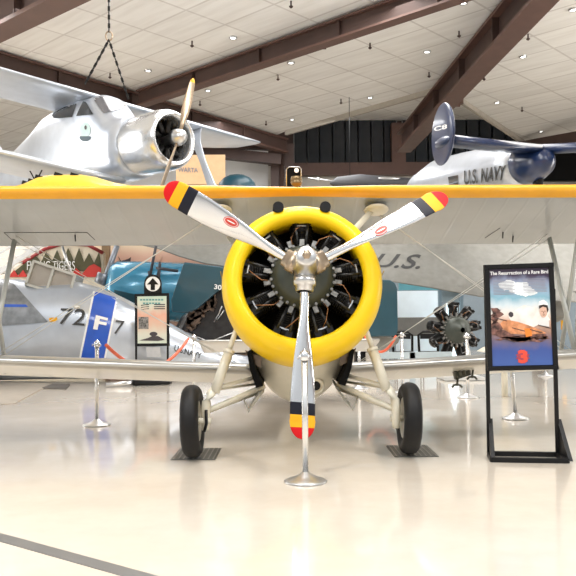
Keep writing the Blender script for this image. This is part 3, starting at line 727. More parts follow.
rg = [pq(.505 + (.105 if i % 2 else .075) * math.cos(2 * PI * i / 24), .872 + (.072 if i % 2 else .05) * math.sin(2 * PI * i / 24), .0062) for i in range(24)]
MB().add(rg, [list(range(24))]).build('numeral_rays', mat('print_red_dark', (.34, .05, .08), .5), poster)

# ------------------------------------------------------------------ arrow sign with small poster (left)
D = 14.8
sg = thing('direction_sign', 'black-framed visitor sign with round arrow disc on top, behind the left wing', 'sign', P(152, 395, D))
sb = P(152, 357, D)
def G(x, y, o=0.): return P(x, y, D - o)
fr = MB()
for x in (136.2, 167.8): 
    b0 = G(x, 330); fr.bar((b0.x, D, 0), G(x, 330), .035, .04)
fr.build('post', black, sg)
MB().box((sb.x, D, .02), (.75, .3, .04)).build('base', black, sg)
MB().prism([G(134.5, 294), G(169, 293), G(169.5, 346), G(135, 346.5)], (0, .03, 0)).build('frame', black, sg)
gm = ramp_mat('visitor_print', [(0, (.55, .62, .52)), (.2, (.62, .60, .50)), (.4, (.66, .45, .34)), (.6, (.70, .38, .28)), (.8, (.66, .66, .55)), (1, (.50, .64, .55))], 'Z', .4, .2, 5)
gp = MB().add([G(137.3, 296.5, .01), G(166.5, 296, .01), G(166.8, 343.2, .01), G(137.6, 343.5, .01)], [(0, 1, 2, 3)]).build('poster', gm, sg)
mb = MB(); mb.add([G(138.5, 317, .014), G(148.5, 317, .014), G(148.5, 329, .014), G(138.5, 329, .014)], [(0, 1, 2, 3)], 0)
mb.build('printed_photo', mat('print_photo', (.18, .17, .16), .4, 0, 0, .9, 30), gp)
mb = MB().add([G(148, 338, .014), G(152, 336, .014), G(158, 336, .014), G(165, 340, .014), G(158, 341, .014), G(139, 340.5, .014)], [(0, 1, 2, 3, 4, 5)]); mb.add(ell(G(153.5, 334, .014), (.08, 0, 0), (0, 0, .045), 12), [list(range(12))]); mb.build('printed_aircraft', print_dark, gp)
hl = MB()
for v, n_, u0_ in ((299, 8, 140), (302.5, 6, 143)):
    for q_ in range(n_): hl.add([G(u0_ + q_ * 3, v, .014), G(u0_ + q_ * 3 + 2.3, v, .014), G(u0_ + q_ * 3 + 2.3, v + 1.6, .014), G(u0_ + q_ * 3, v + 1.6, .014)], [(0, 1, 2, 3)])
hl.build('heading_lines', mat('print_teal', (.12, .32, .30), .5), gp)
tl = MB()
for v in range(3): tl.add([G(141, 306 + v * 2.1, .014), G(149, 304 + v * 2.1, .014), G(149, 305 + v * 2.1, .014), G(141, 305 + v * 2.1, .014)], [(0, 1, 2, 3)]); tl.add([G(154, 304 + v * 2.1, .014), G(165, 304 + v * 2.1, .014), G(165, 305 + v * 2.1, .014), G(154, 305 + v * 2.1, .014)], [(0, 1, 2, 3)])
tl.build('text_lines', print_dark, gp)
k = D / 750
MB().prism([G(144, 294), G(144, 283)] + [G(152.8 - 8.6 * math.cos(t), 283 - 8.6 * math.sin(t)) for t in [PI * i / 12 for i in range(13)]] + [G(161.5, 283), G(161.5, 294)], (0, .03, 0)).build('arrow_board', black, sg)
ds = MB().prism(ell(G(152.8, 284, .01), (7.4 * k, 0, 0), (0, 0, 7.4 * k), 32), (0, .008, 0)).build('arrow_disc', white, sg)
MB().prism([G(x, y, .02) for x, y in ((152.8, 278), (158.5, 284.5), (154.9, 284.5), (154.9, 290), (150.7, 290), (150.7, 284.5), (147.1, 284.5))][::-1], (0, .005, 0)).build('arrow', black, ds)
MB().prism([G(146, 347), G(160, 347), G(161, 357), G(147, 357)], (0, .02, 0)).build('leaflet_holder', steel, sg)

# ------------------------------------------------------------------ silver trainer with blue band
D = 15.2
tr = thing('trainer_airplane', 'silver trainer airplane numbered 72 F 7 with a blue fuselage band', 'airplane', (P(60, 330, D + .6).x, D + .6, 0))
secs = [(-180, 268, 410), (-100, 272, 410), (-40, 276, 406), (0, 279, 402), (20, 279, 398), (40, 283, 394), (75, 281, 388), (95, 286, 385), (120, 296, 381), (150, 311, 378), (180, 329, 375), (210, 345, 373), (235, 354, 371), (260, 358, 370)]
mb = MB(); rings = []
for x, t, b_ in secs:
    b_ = 381 - (408 - b_) * .12
    pt = P(x, t, D + .6); pb = P(x, b_, D + .6); hh = (pt.z - pb.z) / 2; cz = (pt.z + pb.z) / 2; hw = min(.8, hh * .95); rg = []
    for i in range(28):
        a = 2 * PI * i / 28; c_, s_ = math.cos(a), math.sin(a)
        rg.append(V((pt.x, D + .6 + hw * math.copysign(abs(c_) ** .85, c_), cz + hh * math.copysign(abs(s_) ** .85, s_))))
    rings.append(rg)
mb.loft(rings)
skin_m = alu_light
fz = mb.build('fuselage', skin_m, tr); fb = mb.bvh()
decal([(94, 286), (119, 294), (106, 358), (79, 358)], fb, 'band_border', white, tr, .008, 14)
decal([(96, 286.5), (117, 293.5), (104, 358), (81, 358)], fb, 'blue_band', blue_band, tr, .014, 14)
text_on('72', [(61, 308), (87, 309), (84, 326), (58, 324)], fb, 'number', dark_letter, tr, .0, .05)
text_on('F', [(96, 315), (108, 318), (105, 331), (93, 329)], fb, 'letter', white, tr, .03, .05)
text_on('7', [(116, 320), (125, 321), (122, 334), (113, 334)], fb, 'number', dark_letter, tr, .0, .05)
text_on('U.S.NAVY', [(175, 345), (202, 353), (201, 359), (174, 351)], fb, 'lettering', dark_letter, tr, .02, .05)
decal([(-1, 277), (14, 284), (48, 322), (-1, 326)], fb, 'wing_root_panel', mat('panel_grey', (.24, .25, .26), .35, .6, 0, .25, 6), tr, .03)
decal([(-1, 304), (26, 304.5), (28, 307), (-1, 307)], fb, 'blue_stripe', blue_band, tr, .036, 4)
decal([(49, 318), (57, 317), (57, 321), (49, 322)], fb, 'warning_placard', bl_yellow, tr, .03, 3)
cn = MB(); cq = [(34, 261), (75, 275), (69, 297), (26, 284)]
fcan = []
for a, b_ in zip(cq, cq[1:] + cq[:1]): cn.bar(P(*a, D + .15), P(*b_, D + .15), .05, .05, up=V((0, 1, 0)))
cn.bar(P(54, 268, D + .15), P(47, 290, D + .15), .05, .05, up=V((0, 1, 0)))
for a in cq: cn.bar(P(*a, D + .15), P(*a, D + 1.0), .05, .05)
cn.bar(P(34, 261, D + .95), P(75, 275, D + .95), .05, .05)
can = cn.build('canopy_frame', mat('canopy_grey', (.48, .48, .44), .5), tr)
MB().prism([P(*a, D + .2) for a in cq], (0, .7, 0)).build('canopy_glass', pane_m, can)
wn = MB(); wn.loft([airfoil((P(-90, 335, D).x, D + .2 - .5 * i, .55 + .03 * i), (1, 0, 0), (0, 0, 1), 2.0 - .12 * i, .12) for i in range(5)]); wn.build('wing', alu_light, tr)
MB().tube(P(74, 282, D + .3), P(62, 246, D + .3), .03).build('aerial_mast', steel, tr)
mb = MB()
for i, x in ((0, -1.0), (1, 1.2)): pass
px_ = P(-60, 380, D + .3).x
MB().lathe([(-.1, .2), (-.1, .36), (.1, .36), (.1, .2)], (px_, D + .3, .36), (0, 1, 0), n=24, cap=True).tube((px_, D + .3, .36), (px_, D + .4, .9), .06).build('main_wheel', rubber, tr)
pxx = P(196, 380, D + .6).x; MB().lathe([(-.05, .05), (-.05, .13), (.05, .13), (.05, .05)], (pxx, D + .6, .13), (0, 1, 0), n=16, cap=True).tube((pxx, D + .6, .13), (pxx, D + .6, .5), .03).build('tail_wheel', rubber, tr)

# ------------------------------------------------------------------ shark-mouth wall, props behind
D = 21
sw = thing('shark_mouth_wall', 'cream painted facade with shark teeth mural and lettering', 'mural', (P(60, 320, D).x, D, 0))
top = [(4, 276), (22, 263), (45, 249), (65, 243), (88, 245), (103, 253), (103, 277)]
cr_ = mat('mural_cream', (.72, .64, .50), .7)
pt = [P(x, y, D) for x, y in top]; pts = pt + [V((pt[-1].x, D, 0)), V((pt[0].x, D, 0))]
MB().prism(pts, (0, .3, 0)).build('facade', cr_, sw)
MB().path([P(x, y, D - .02) for x, y in top[1:-1]], .05, 8).build('red_edge', mat('mural_red', (.30, .03, .03), .6), sw)
tz = [(8, 277), (22, 265), (28, 262), (36, 256), (41, 262), (46, 252), (52, 261), (57, 250), (62, 262), (68, 248), (74, 261), (79, 248), (84, 262), (89, 253), (94, 263), (99, 252), (101, 264), (101, 271), (60, 271), (30, 272)]
MB().prism([P(x, y, D - .03) for x, y in tz][::-1], (0, .02, 0)).build('painted_teeth', mat('mural_olive', (.075, .07, .03), .7), sw)
tz = [(8, 277), (14, 270), (18, 276), (23, 270), (27, 276), (32, 270), (37, 276), (42, 271), (48, 277)]
MB().prism([P(x, y, D - .05) for x, y in tz][::-1], (0, .02, 0)).build('painted_gums', mat('mural_red2', (.55, .04, .03), .7), sw)
tz = [(70, 277), (76, 268), (82, 274), (89, 266), (94, 264), (101, 268), (101, 277)]
MB().prism([P(x, y, D - .05) for x, y in tz][::-1], (0, .02, 0)).build('painted_gums', MATS['mural_red2'], sw)
text_on('FLYING TIGERS', [P(27, 261, D - .08), P(75, 261, D - .08), P(75, 270, D - .08), P(27, 270, D - .08)], None, 'lettering', white, sw, .0)
# white stair trusses
D = 19
tw = thing('white_stair', 'white metal stair with lattice rails at the left edge', 'staircase', (P(10, 320, D).x, D, 0))
mb = MB()
for dy in (0, .5):
    mb.bar(P(-60, 312, D + dy), P(48, 240, D + dy), .06, .12); mb.bar(P(-60, 292, D + dy), P(36, 230, D + dy), .04, .05)
mb.build('stringer', white, tw)
mb = MB()
for i in range(14):
    t = i / 13; a = P(-60, 312, D + .25).lerp(P(48, 240, D + .25), t); mb.box(a, (.22, .5, .03))
mb.build('tread', white, tw)
mb = MB()
for i in range(8):
    t = i / 7; a = P(-60, 312, D).lerp(P(48, 240, D), t); b_ = P(-60, 292, D).lerp(P(36, 230, D), t); mb.tube(a, b_, .012)
    if i: mb.tube(a, pb_, .01)
    pb_ = b_
mb.build('railing', white, tw)
a_ = P(-60, 312, D); MB().box((a_.x, D + .25, a_.z / 2), (.1, .5, a_.z)).build('support_post', white, tw)
# mural wall (pink and cream)
D = 23
mw = thing('sunset_mural', 'pink and cream mural wall with small figures, above the light blue fuselage', 'mural', (P(130, 320, D).x, D, 0))
mm = ramp_mat('sunset_print', [(0, (.45, .33, .26)), (.55, (.62, .33, .24)), (.78, (.66, .42, .33)), (.86, (.72, .58, .42)), (1, (.74, .66, .50))], 'Z', .7, .1, 4)
a = P(92, 235, D); b_ = P(260, 235, D)
MB().box(((a.x + b_.x) / 2, D + .1, 2.05), (b_.x - a.x, .2, 4.1)).build('wall_panel', mm, mw)
hd = P(159, 258, D - .03)
MB().prism(ell(hd, (.077, 0, 0), (0, 0, .10), 16), (0, .02, 0)).build('painted_head', skin, mw)
MB().prism([P(x, y, D - .03) for x, y in ((152, 270), (154, 264), (158, 261.5), (162, 263), (165, 270))][::-1], (0, .02, 0)).build('painted_torso', print_dark, mw)
MB().prism([P(x, y, D - .04) for x, y in ((118, 256), (121, 261), (128, 259), (131, 257), (130, 264), (122, 267))][::-1], (0, .02, 0)).build('painted_figure', print_dark, mw)
# doorway post at 103..110
tag(MB().box((P(106, 300, 22.7).x, 22.7, 2.0), (.22, .22, 4.0)).build('wooden_post', mat('post_wood', (.20, .13, .07), .7)), 'brown post at the right end of the shark mural', 'post')

# ------------------------------------------------------------------ light blue fuselage
D = 18.6; KS = D / 13
bf = thing('blue_airplane', 'light blue airplane fuselage with open cockpit struts, left of the black airplane', 'airplane', (P(145, 320, D).x, D, 0))
a0 = P(112, 288, D); a1 = P(185, 293, D + .3)
dv = (a1 - a0).normalized()
mb = MB().lathe([(q * KS, r * KS) for q, r in [(-.12, .2), (-.05, .40), (.06, .47), (.5, .50), (1.3, .53), (2.2, .50), (3.2, .4)]], a0, dv, n=40, cap=True)
mb.build('fuselage', blue_lt, bf); bb = mb.bvh()
decal([(107, 288), (168, 302), (166, 322), (110, 306)], bb, 'belly_panel', teal, bf, .01, 8)
mb = MB()
for x0_, y0_, x1_, y1_ in ((156, 246, 150, 276), (150, 276, 149, 271), (160, 262, 158, 285), (156, 268, 178, 271), (160, 264, 158, 276)): mb.tube(P(x0_, y0_, D - .5), P(x1_, y1_, D - .5), .035)
mb.build('cockpit_strut', mat('strut_dark', (.05, .05, .06), .5), bf)
mb = MB().tube(P(117, 246, D), P(103, 285, D - .3), .07); mb.tube(P(104, 274, D - .3), P(100, 284, D - .3), .16); mb.build('wing_strut', mat('strut_steel', (.22, .24, .27), .35, .5), bf)
for sx in (-.5, .5):
    MB().tube((a0.x + 1.2, D + sx, .35), (a0.x + 1.2, D + sx * .6, 1.6), .05).build('gear_strut', steel, bf)
    MB().lathe([(-.07, .12), (-.07, .35), (.07, .35), (.07, .12)], (a0.x + 1.2, D + sx, .35), (0, 1, 0), n=20, cap=True).build('wheel', rubber, bf)
# ------------------------------------------------------------------ black airplane with teal folded wings
D = 16.6
ba = thing('black_airplane', 'black naval airplane with folded teal wing panels behind the yellow cowling', 'airplane', (P(230, 320, D + .6).x, D + .6, 0))
ol = [(182, 318), (200, 300), (215, 288), (232, 270), (250, 262), (345, 264), (372, 290), (374, 352), (200, 354), (180, 345), (176, 330)]
pts = [P(x, y, D + .6) for x, y in ol]
mb = MB(); cx = sum(p.x for p in pts) / len(pts); cz = sum(p.z for p in pts) / len(pts)
rings = []
for dy, s_ in ((-.6, .86), (-.5, .93), (-.25, 1.0), (.3, 1.0), (.7, .95), (.9, .8)):
    rings.append([V((cx + (p.x - cx) * s_, D + .6 + dy, cz + (p.z - cz) * s_)) for p in pts])
blkm = mat('scuffed_black', (.018, .016, .016), .34, .2, .1, .5, 8, .3)
mb.loft(rings, sm=False); mb.build('fuselage', blkm, ba, bevel=.05); bb = mb.bvh()
mb = MB().prism([P(x, y, D - .35) for x, y in ((184, 262), (244, 269), (236, 276), (212, 296), (197, 309), (186, 313), (172, 312), (171, 300))][::-1], (0, .16, 0))
w_ = mb.build('folded_wing', teal, ba, bevel=.03); w_['label'] = 'teal folded wing panel left of the cowling'
mb = MB().prism([P(x, y, D - .2) for x, y in ((340, 278), (390, 280), (395, 283), (397.5, 289), (398, 330), (396, 336), (340, 338))][::-1], (0, .16, 0))
w_ = mb.build('folded_wing', teal, ba, bevel=.03); w_['label'] = 'teal folded wing panel right of the cowling'
text_on('307', [P(214.5, 284, D - .4), P(226, 286, D - .4), P(225.5, 291, D - .4), P(214, 289, D - .4)], None, 'number', white, ba, .02)
mb = MB()
scrap = mat('burnt_brown', (.10, .065, .045), .5, .3, 0, .6, 10, .4)
for i in range(46):
    x = random.uniform(184, 214); y = 326 - (x - 184) * .95 + random.uniform(-3, 9); r = random.uniform(.04, .11)
    mb.box(P(x, y, D - .08), (r * 2, .12, r), Matrix.Rotation(random.random() * 3, 3, 'Y'))
mb.build('hinge_fittings', scrap, ba)
mb = MB()
for x0_, y0_, x1_, y1_ in ((172, 326, 240, 358), (174, 331, 236, 361), (222, 306, 214, 322), (224, 310, 217, 320), (196, 348, 240, 330)): mb.path([P(x0_, y0_, D - .12), P((x0_ + x1_) / 2 + 1, (y0_ + y1_) / 2 - 1, D - .12), P(x1_, y1_, D - .12)], .013, 6)
mb.build('pipe', steel, ba)
mb = MB().prism([P(x, y, D + .1) for x, y in ((372, 336), (400, 338), (398, 343), (384, 354), (372, 356))][::-1], (0, .3, 0)); mb.build('belly_fairing', grey_wing, ba)
for x in (222, 360):
    p = P(x, 380, D + .6); MB().lathe([(-.1, .15), (-.1, .35), (.1, .35), (.1, .15)], (p.x, D + .6, .35), (1, 0, 0), n=24, cap=True).tube((p.x, D + .6, .35), (p.x, D + .6, .95), .06).build('main_wheel', rubber, ba)

# ------------------------------------------------------------------ big grey wing marked U.S.
D = 20
gw = thing('grey_airplane', 'large weathered grey airplane whose wing is marked U.S.', 'airplane', (P(330, 320, D).x, D, 0))
lo = [(100, 243), (135, 244), (158, 249), (180, 257), (205, 264), (240, 269), (300, 275), (385, 281), (430, 288), (480, 297), (530, 300), (620, 305)]
rings = []
for x, y in lo:
    p = P(x, y, D); q = P(x, 226 + (0 if x > 150 else 14), D + 2.2)
    ch = (q - p); n_ = 6; th = .10 if x > 120 else .04
    th *= 1.4
    rg = [p + ch * (i / n_) + V((0, -th, -th * .3)) * (math.sin(PI * i / n_)) for i in range(n_ + 1)] + [p + ch * (i / n_) + V((0, th, th * 2)) * (math.sin(PI * i / n_) + .15) for i in range(n_, -1, -1)]
    rings.append(rg)
mb = MB().loft(rings); mb.build('wing', grey_wing, gw); gb = mb.bvh()
text_on('U.S.', [(382, 253.5), (429, 254.5), (419, 269), (371, 267)], gb, 'lettering', dark_letter, gw, .015, .012)
mb = MB(); p = P(520, 300, D + 1)
MB().loft([ring_yz(D + 1.0 + dy, 1.55, r, r * .9, 24) for dy, r in ((-.2, .3), (.3, .5), (1.2, .55), (3, .45), (5, .15))]).build('fuselage', grey_wing, gw).location = (WM[gw].translation * 0) + V((P(570, 300, D).x, 0, 0))
for sx in (540, 600): p = P(sx, 380, D + 1.5); MB().lathe([(-.1, .15), (-.1, .4), (.1, .4), (.1, .15)], (p.x, D + 1.5, .4), (1, 0, 0), n=24, cap=True).tube((p.x, D + 1.5, .4), (p.x, D + 1.5, 1.3), .07).build('main_wheel', rubber, gw)
MB().box(P(563, 325, D + .6), (.10, .06, .26)).build('warning_tag', bl_yellow, gw)
MB().tube(P(250, 274, D + .6), V((P(250, 380, D + .6).x, D + .6, 0)), .08).build('wing_jack', steel, gw)

# ------------------------------------------------------------------ right background rooms
D = 24
bw = mat('pale_blue_wall', (.74, .85, .93), .6, 0, 0, .05, 2)
def wallbox(x0_, x1_, y0_, y1_, D, nm, m_, lb, cat, th=.15, floor=False):
    a = P(x0_, y0_, D); b_ = P(x1_, y1_, D); z0 = 0 if floor else b_.z
    return tag(MB().box(((a.x + b_.x) / 2, D + th / 2, (a.z + z0) / 2), (b_.x - a.x, th, a.z - z0)).build(nm, m_), lb, cat)
bx = P(560, 300, 26)
o = MB().box((P(470, 300, 29).x, 29, 2), (P(640, 300, 29).x - P(330, 300, 29).x, .2, 5.2)).build('wall_inner', mat('inner_blue_grey', (.20, .25, .29), .6)); struct(o, 'blue-grey inner wall at the right')
o = MB().box((P(140, 300, 27).x, 27, 3), (P(330, 300, 27).x - P(-140, 300, 27).x, .2, 6)).build('wall_inner_left', wall_m); struct(o, 'cream inner wall at the left')
wallbox(396, 439, 291, 350, 25, 'display_wall', bw, 'pale blue-white display wall right of the teal panel', 'display wall', floor=True)
wallbox(399, 439, 281, 290, 25, 'header_panel', mat('teal_header', (.10, .30, .36), .5), 'small teal header panel above the pale display wall', 'panel', floor=False)
dw = thing('doorway_screen', 'tall grey-blue frame round a bright doorway left of the bare engine', 'screen', (P(449, 320, 24).x, 24, 0))
mb = MB()
for x in (439.5, 461): p = P(x, 290, 24); mb.box((p.x, 24, p.z / 2), (.1, .12, p.z))
a = P(439.5, 289, 24); b_ = P(461, 289, 24); mb.box(((a.x + b_.x) / 2, 24, a.z), (b_.x - a.x, .12, .1)); mb.build('frame', mat('frame_bluegrey', (.20, .29, .36), .5), dw)
a = P(441, 291, 24.1); b_ = P(460, 302, 24.1); MB().box(((a.x + b_.x) / 2, 24.1, (a.z + b_.z) / 2), (b_.x - a.x, .03, a.z - b_.z)).build('transom', mat('transom_grey', (.34, .44, .50), .3), dw)
a = P(446, 303, 24.15); b_ = P(458, 335, 24.15); MB().box(((a.x + b_.x) / 2, 24.15, a.z / 2), (b_.x - a.x, .03, a.z)).build('lit_window', mat('daylight_pane', (.80, .95, 1), .3, emit=1.3), dw)
# grey tarpaulin-covered shape with sloped top
D = 20
cvp = [P(x, y, D) for x, y in ((382, 326), (400, 317.5), (446, 317), (450, 335), (384, 337))]
cv = thing('covered_table', 'low dark grey sloped cover below the pale display wall', 'display', (P(415, 330, D).x, D + .6, 0))
MB().prism(cvp[::-1], (0, 1.2, 0)).build('cover', mat('cover_grey', (.14, .14, .13), .7), cv, bevel=.02)
mb = MB()
for x in (388, 446):
    for dy in (.1, 1.1): p = P(x, 336, D); mb.tube((p.x, D + dy, 0), (p.x, D + dy, p.z + .05), .03)
mb.build('leg', steel, cv)
def mini_chair(x, lb, D=17.5):
    p = P(x, 352, D); p.z = 0
    t = thing('chair', lb, 'chair', p, 'black chairs behind the right wing')
    MB().box(p + V((0, 0, .45)), (.40, .4, .05)).build('seat', black, t, bevel=.01)
    MB().path([p + V((-.22, .18, .45)), p + V((-.23, .2, .85)), p + V((-.12, .2, .93)), p + V((.12, .2, .93)), p + V((.23, .2, .85)), p + V((.22, .18, .45))], .03, 8).box(p + V((0, .2, .82)), (.38, .03, .12)).build('backrest', black, t)
    for sx in (-.19, .19):
        for sy in (-.17, .17): MB().tube(p + V((sx, sy, 0)), p + V((sx, sy, .44)), .016, n=8).build('leg', black, t)
mini_chair(404, 'left one of two black chairs beneath the grey sloped cover'); mini_chair(430, 'right one of two black chairs, nearer the bare radial engine')
tag(MB().box((P(412, 350, 14.3).x, 14.3, P(400, 350, 14.3).z - .1), (1.5, .1, .12)).box((P(412, 350, 14.3).x, 14.3, .3), (.1, .1, .6)).build('low_rail', mat('rail_grey', (.40, .47, .50), .5)), 'pale grey rail in front of the black chairs', 'rail')
# engine on stand
D = 14.9
ep = P(464, 330, D)
es = thing('engine_display', 'bare black radial engine on display stand, left of the story poster', 'engine', (ep.x, D + .3, 0))
EM = Matrix.Translation(ep - V((0, .2, 0))) @ Matrix.Rotation(math.radians(12), 4, 'Z')
radial_engine(EM, es, .98)
mb = MB()
for sx in (-.28, .28): mb.tube((ep.x + sx, D + .5, 0.03), (ep.x + sx * .4, D + .4, ep.z), .035)
mb.box((ep.x, D + .4, .04), (.8, .8, .06)); mb.build('stand', mat('stand_white', (.6, .6, .58), .5), es)
tag(MB().loft([[P(482 + 22 * (1 - math.cos(a)), 352, 11.9) + V((0, .35 * math.cos(b2), max(0, .14 * math.sin(a)) * (1 + .0 * b2) * abs(math.sin(b2)) if math.sin(b2) > 0 else 0)) for b2 in [2 * PI * j / 14 for j in range(14)]] for a in [PI * i / 10 for i in range(11)]]).tube((P(504, 352, 11.9).x, 11.9, 0), (P(504, 352, 11.9).x, 11.9, P(504, 352, 11.9).z + .02), .05).build('cream_pod', cream), 'low cream rounded pod behind the story poster', 'pod')
# black and silver bar under left wing
g0 = PZ(106, 387.5, 0); g1_ = PZ(169, 385, 0)
tb = thing('tow_bar', 'black and silver bar lying on the floor beyond the left wing', 'bar', (g0 + g1_) / 2)
gm_ = g0.lerp(g1_, .42); z = V((0, 0, .07))
MB().tube(gm_ + z, g1_ + z, .06).build('black_grip', black, tb); MB().tube(g0 + z * .7, gm_ + z, .035, .05).build('silver_end', steel, tb)
# dark grey floor mats left far
q = [PZ(-40, 408, 0), PZ(14, 404, 0), PZ(52, 384, 0), PZ(-40, 380, 0)]
tag(MB().prism([p + V((0, 0, .001)) for p in q], (0, 0, .012)).build('floor_mat', mat('mat_taupe', (.36, .32, .27), .7)), 'taupe floor mat at the left edge beyond the wing', 'mat')
q = [PZ(42, 388.5, 0), PZ(66, 389.5, 0), PZ(70, 385, 0), PZ(52, 385, 0)]
tag(MB().prism([p + V((0, 0, .001)) for p in q], (0, 0, .02)).build('floor_mat', mat('mat_dark', (.10, .09, .08), .7)), 'small dark mat beside the taupe floor mat', 'mat')
# ------------------------------------------------------------------ silver cabin biplane hanging upper left
cf = P(175, 138, 14.6); ph = math.radians(47.5)
fwd = V((math.sin(ph), -math.cos(ph), 0)); wv_ = V((math.cos(ph), math.sin(ph), 0)); 
SM = Matrix.Translation(cf) @ Matrix(((wv_.x, -fwd.x, 0, 0), (wv_.y, -fwd.y, 0, 0), (0, 0, 1, 0), (0, 0, 0, 1))) @ Matrix.Rotation(math.radians(1.8), 4, 'Y')
sp = thing('cabin_biplane', 'silver cabin biplane hanging from chains at upper left', 'airplane', SM)
def SMB(mb): mb.v = [SM @ v for v in mb.v]; return mb
mb = MB().lathe([(.6, .42), (.1, .43), (.03, .455), (0, .49), (.03, .54), (.12, .585), (.3, .61), (.7, .615), (1.05, .60), (1.15, .58), (1.15, .56), (.6, .42)], axis=(0, 1, 0), n=48)
SMB(mb).build('cowling', alu, sp)
mb = MB().lathe([(.45, .001), (.45, .44)], axis=(0, 1, 0), n=32); SMB(mb).build('engine_baffle', black_matte, sp)
mb = MB()
for i in range(9):
    t = 2 * PI * i / 9; mb.tube((.15 * math.cos(t), .3, .15 * math.sin(t)), (.42 * math.cos(t), .3, .42 * math.sin(t)), .06, n=8)
SMB(mb).build('engine', engine_black, sp)
mb = MB().loft([ring_yz(*a, n=40, p=.72) for a in ((1.1, 0, .57, .58), (1.45, 0, .60, .62), (1.65, .04, .62, .67), (2.2, .33, .63, .96), (2.9, .36, .64, 1.0), (3.8, .34, .64, .98), (4.4, .30, .60, .94), (5.0, .2, .52, .80), (6.0, .14, .40, .56), (7.2, .12, .28, .38), (9.2, .15, .06, .15))])
SMB(mb).build('fuselage', alu_light, sp); sbv = mb.bvh()
mb = MB()
mb.loft([airfoil((x, 2.35, 1.27), (0, 1, 0), (0, 0, 1), 1.78 * e, .10) for x, e in [(4.75 * (i / 12 - 1) , 1 if i > 1 else .5 + .3 * i) for i in range(12)] + [(4.75 * i / 12, 1 if i < 11 else .8 if i < 12 else .5) for i in range(13)]])
SMB(mb).build('upper_wing', alu_light, sp)
for s_ in (-1, 1):
    xs_ = [.45, 1.2, 2, 3, 4, 4.6, 4.75]
    rr = [airfoil((s_ * x, .95, -.82 + .03 * x), (0, 1, 0), (0, 0, 1), 1.5 if x < 4.5 else (1.3 if x < 4.7 else .8), .12) for x in xs_]
    if s_ < 0: rr = rr[::-1]
    mb = MB().loft(rr); SMB(mb).build('lower_wing', alu_light, sp)
    rr = []
    for z_, c_, y_ in ((-.72, .95, 1.3), (-.5, .5, 1.6), (-.2, .28, 1.9), (.4, .22, 2.25), (.9, .32, 2.45), (1.12, .6, 2.45), (1.24, .95, 2.4)):
        rr.append(airfoil((s_ * 2.75, y_, z_), (0, 1, 0), (1, 0, 0), c_, .22 if c_ < .6 else .1))
    mb = MB().loft(rr); SMB(mb).build('interplane_strut', alu_light, sp)
mb = MB().lathe([(-.30, .001), (-.29, .05), (-.24, .12), (-.12, .17), (-.02, .17), (.1, .1), (.4, .08)], axis=(0, 1, 0), n=28)
spn = SMB(mb).build('spinner', steel, sp)
# blades toward the photographed directions
bc = SM @ V((0, -.12, 0))
for dx, dz, gold in ((.17, .95, 1), (-.24, -.95, 0)):
    th = math.atan2(dz, dx / math.cos(ph)) ; d = V((math.cos(th), 0, math.sin(th))); tv = V((-math.sin(th), 0, math.cos(th)))
    rings = []
    ks = [.12, .25, .4, .6, .8, .9, .93, .98, 1.0]
    for k_ in ks:
        w = {.12: .07, .25: .1, .4: .16, .6: .18, .8: .14, .9: .12, .93: .11, .98: .07, 1.0: .02}[k_]; pr = math.radians(55 - 35 * k_)
        cdv = tv * math.cos(pr) + V((0, 1, 0)) * math.sin(pr); nv = d.cross(cdv).normalized()
        rings.append([d * k_ * 1.3 + V((0, -.12, 0)) + cdv * (w / 2 * math.cos(t)) + nv * (.025 * (1.2 - k_) * math.sin(t)) for t in [2 * PI * i / 12 for i in range(12)]])
    mb = MB().loft(rings, [0] * 6 + [1] * 2); SMB(mb).build('propeller_blade', [bronze, orange_y], sp)
    if not gold:
        pass
win = glass_dk
wfr = alu
for q, nm in (([(55, 103), (76.5, 103.5), (72, 117), (49, 118.5)], 'side_window'), ([(83, 101), (86, 102), (93, 114), (76, 116)], 'side_window'), ([(91, 96), (112, 97), (128, 107), (104, 113)], 'windshield')):
    decal(q, sbv, nm, win if nm == 'side_window' else mat('windshield_glass', (.16, .16, .17), .12, .3), sp, .02, 8)
el = MB(); pts = []
for nm, cx_, cy_, ra, rb_, m_, of in (('emblem', 85, 130, 5.4, 7.4, mat('emblem_pale', (.62, .80, .78), .5), .02), ('emblem_half', 85, 137.2, 5.6, 4.2, teal, .03), ('emblem_dot', 85.5, 127.5, 1.2, 2.2, dark_letter, .03)):
    pts = [shoot(sbv, cx_ + ra * math.cos(2 * PI * i / 20), cy_ + rb_ * (math.sin(2 * PI * i / 20) if nm != 'emblem_half' else max(-.25, math.sin(2 * PI * i / 20))), of) for i in range(20)]
    pts = [p for p in pts if p is not None]
    if len(pts) > 5: MB().add(pts, [list(range(len(pts)))]).build(nm, m_, sp)
mb = MB(); 
mb.loft([airfoil((0, 8.0, .1), (0, 1, 0), (1, 0, 0), 1.1, .08), airfoil((0, 8.4, 1.2), (0, 1, 0), (1, 0, 0), .6, .06)]); SMB(mb).build('tail_fin', alu_light, sp)
mb = MB(); mb.loft([airfoil((x, 8.2, .2), (0, 1, 0), (0, 0, 1), .9, .08) for x in (-1.9, 0, 1.9)]); SMB(mb).build('tailplane', alu_light, sp)
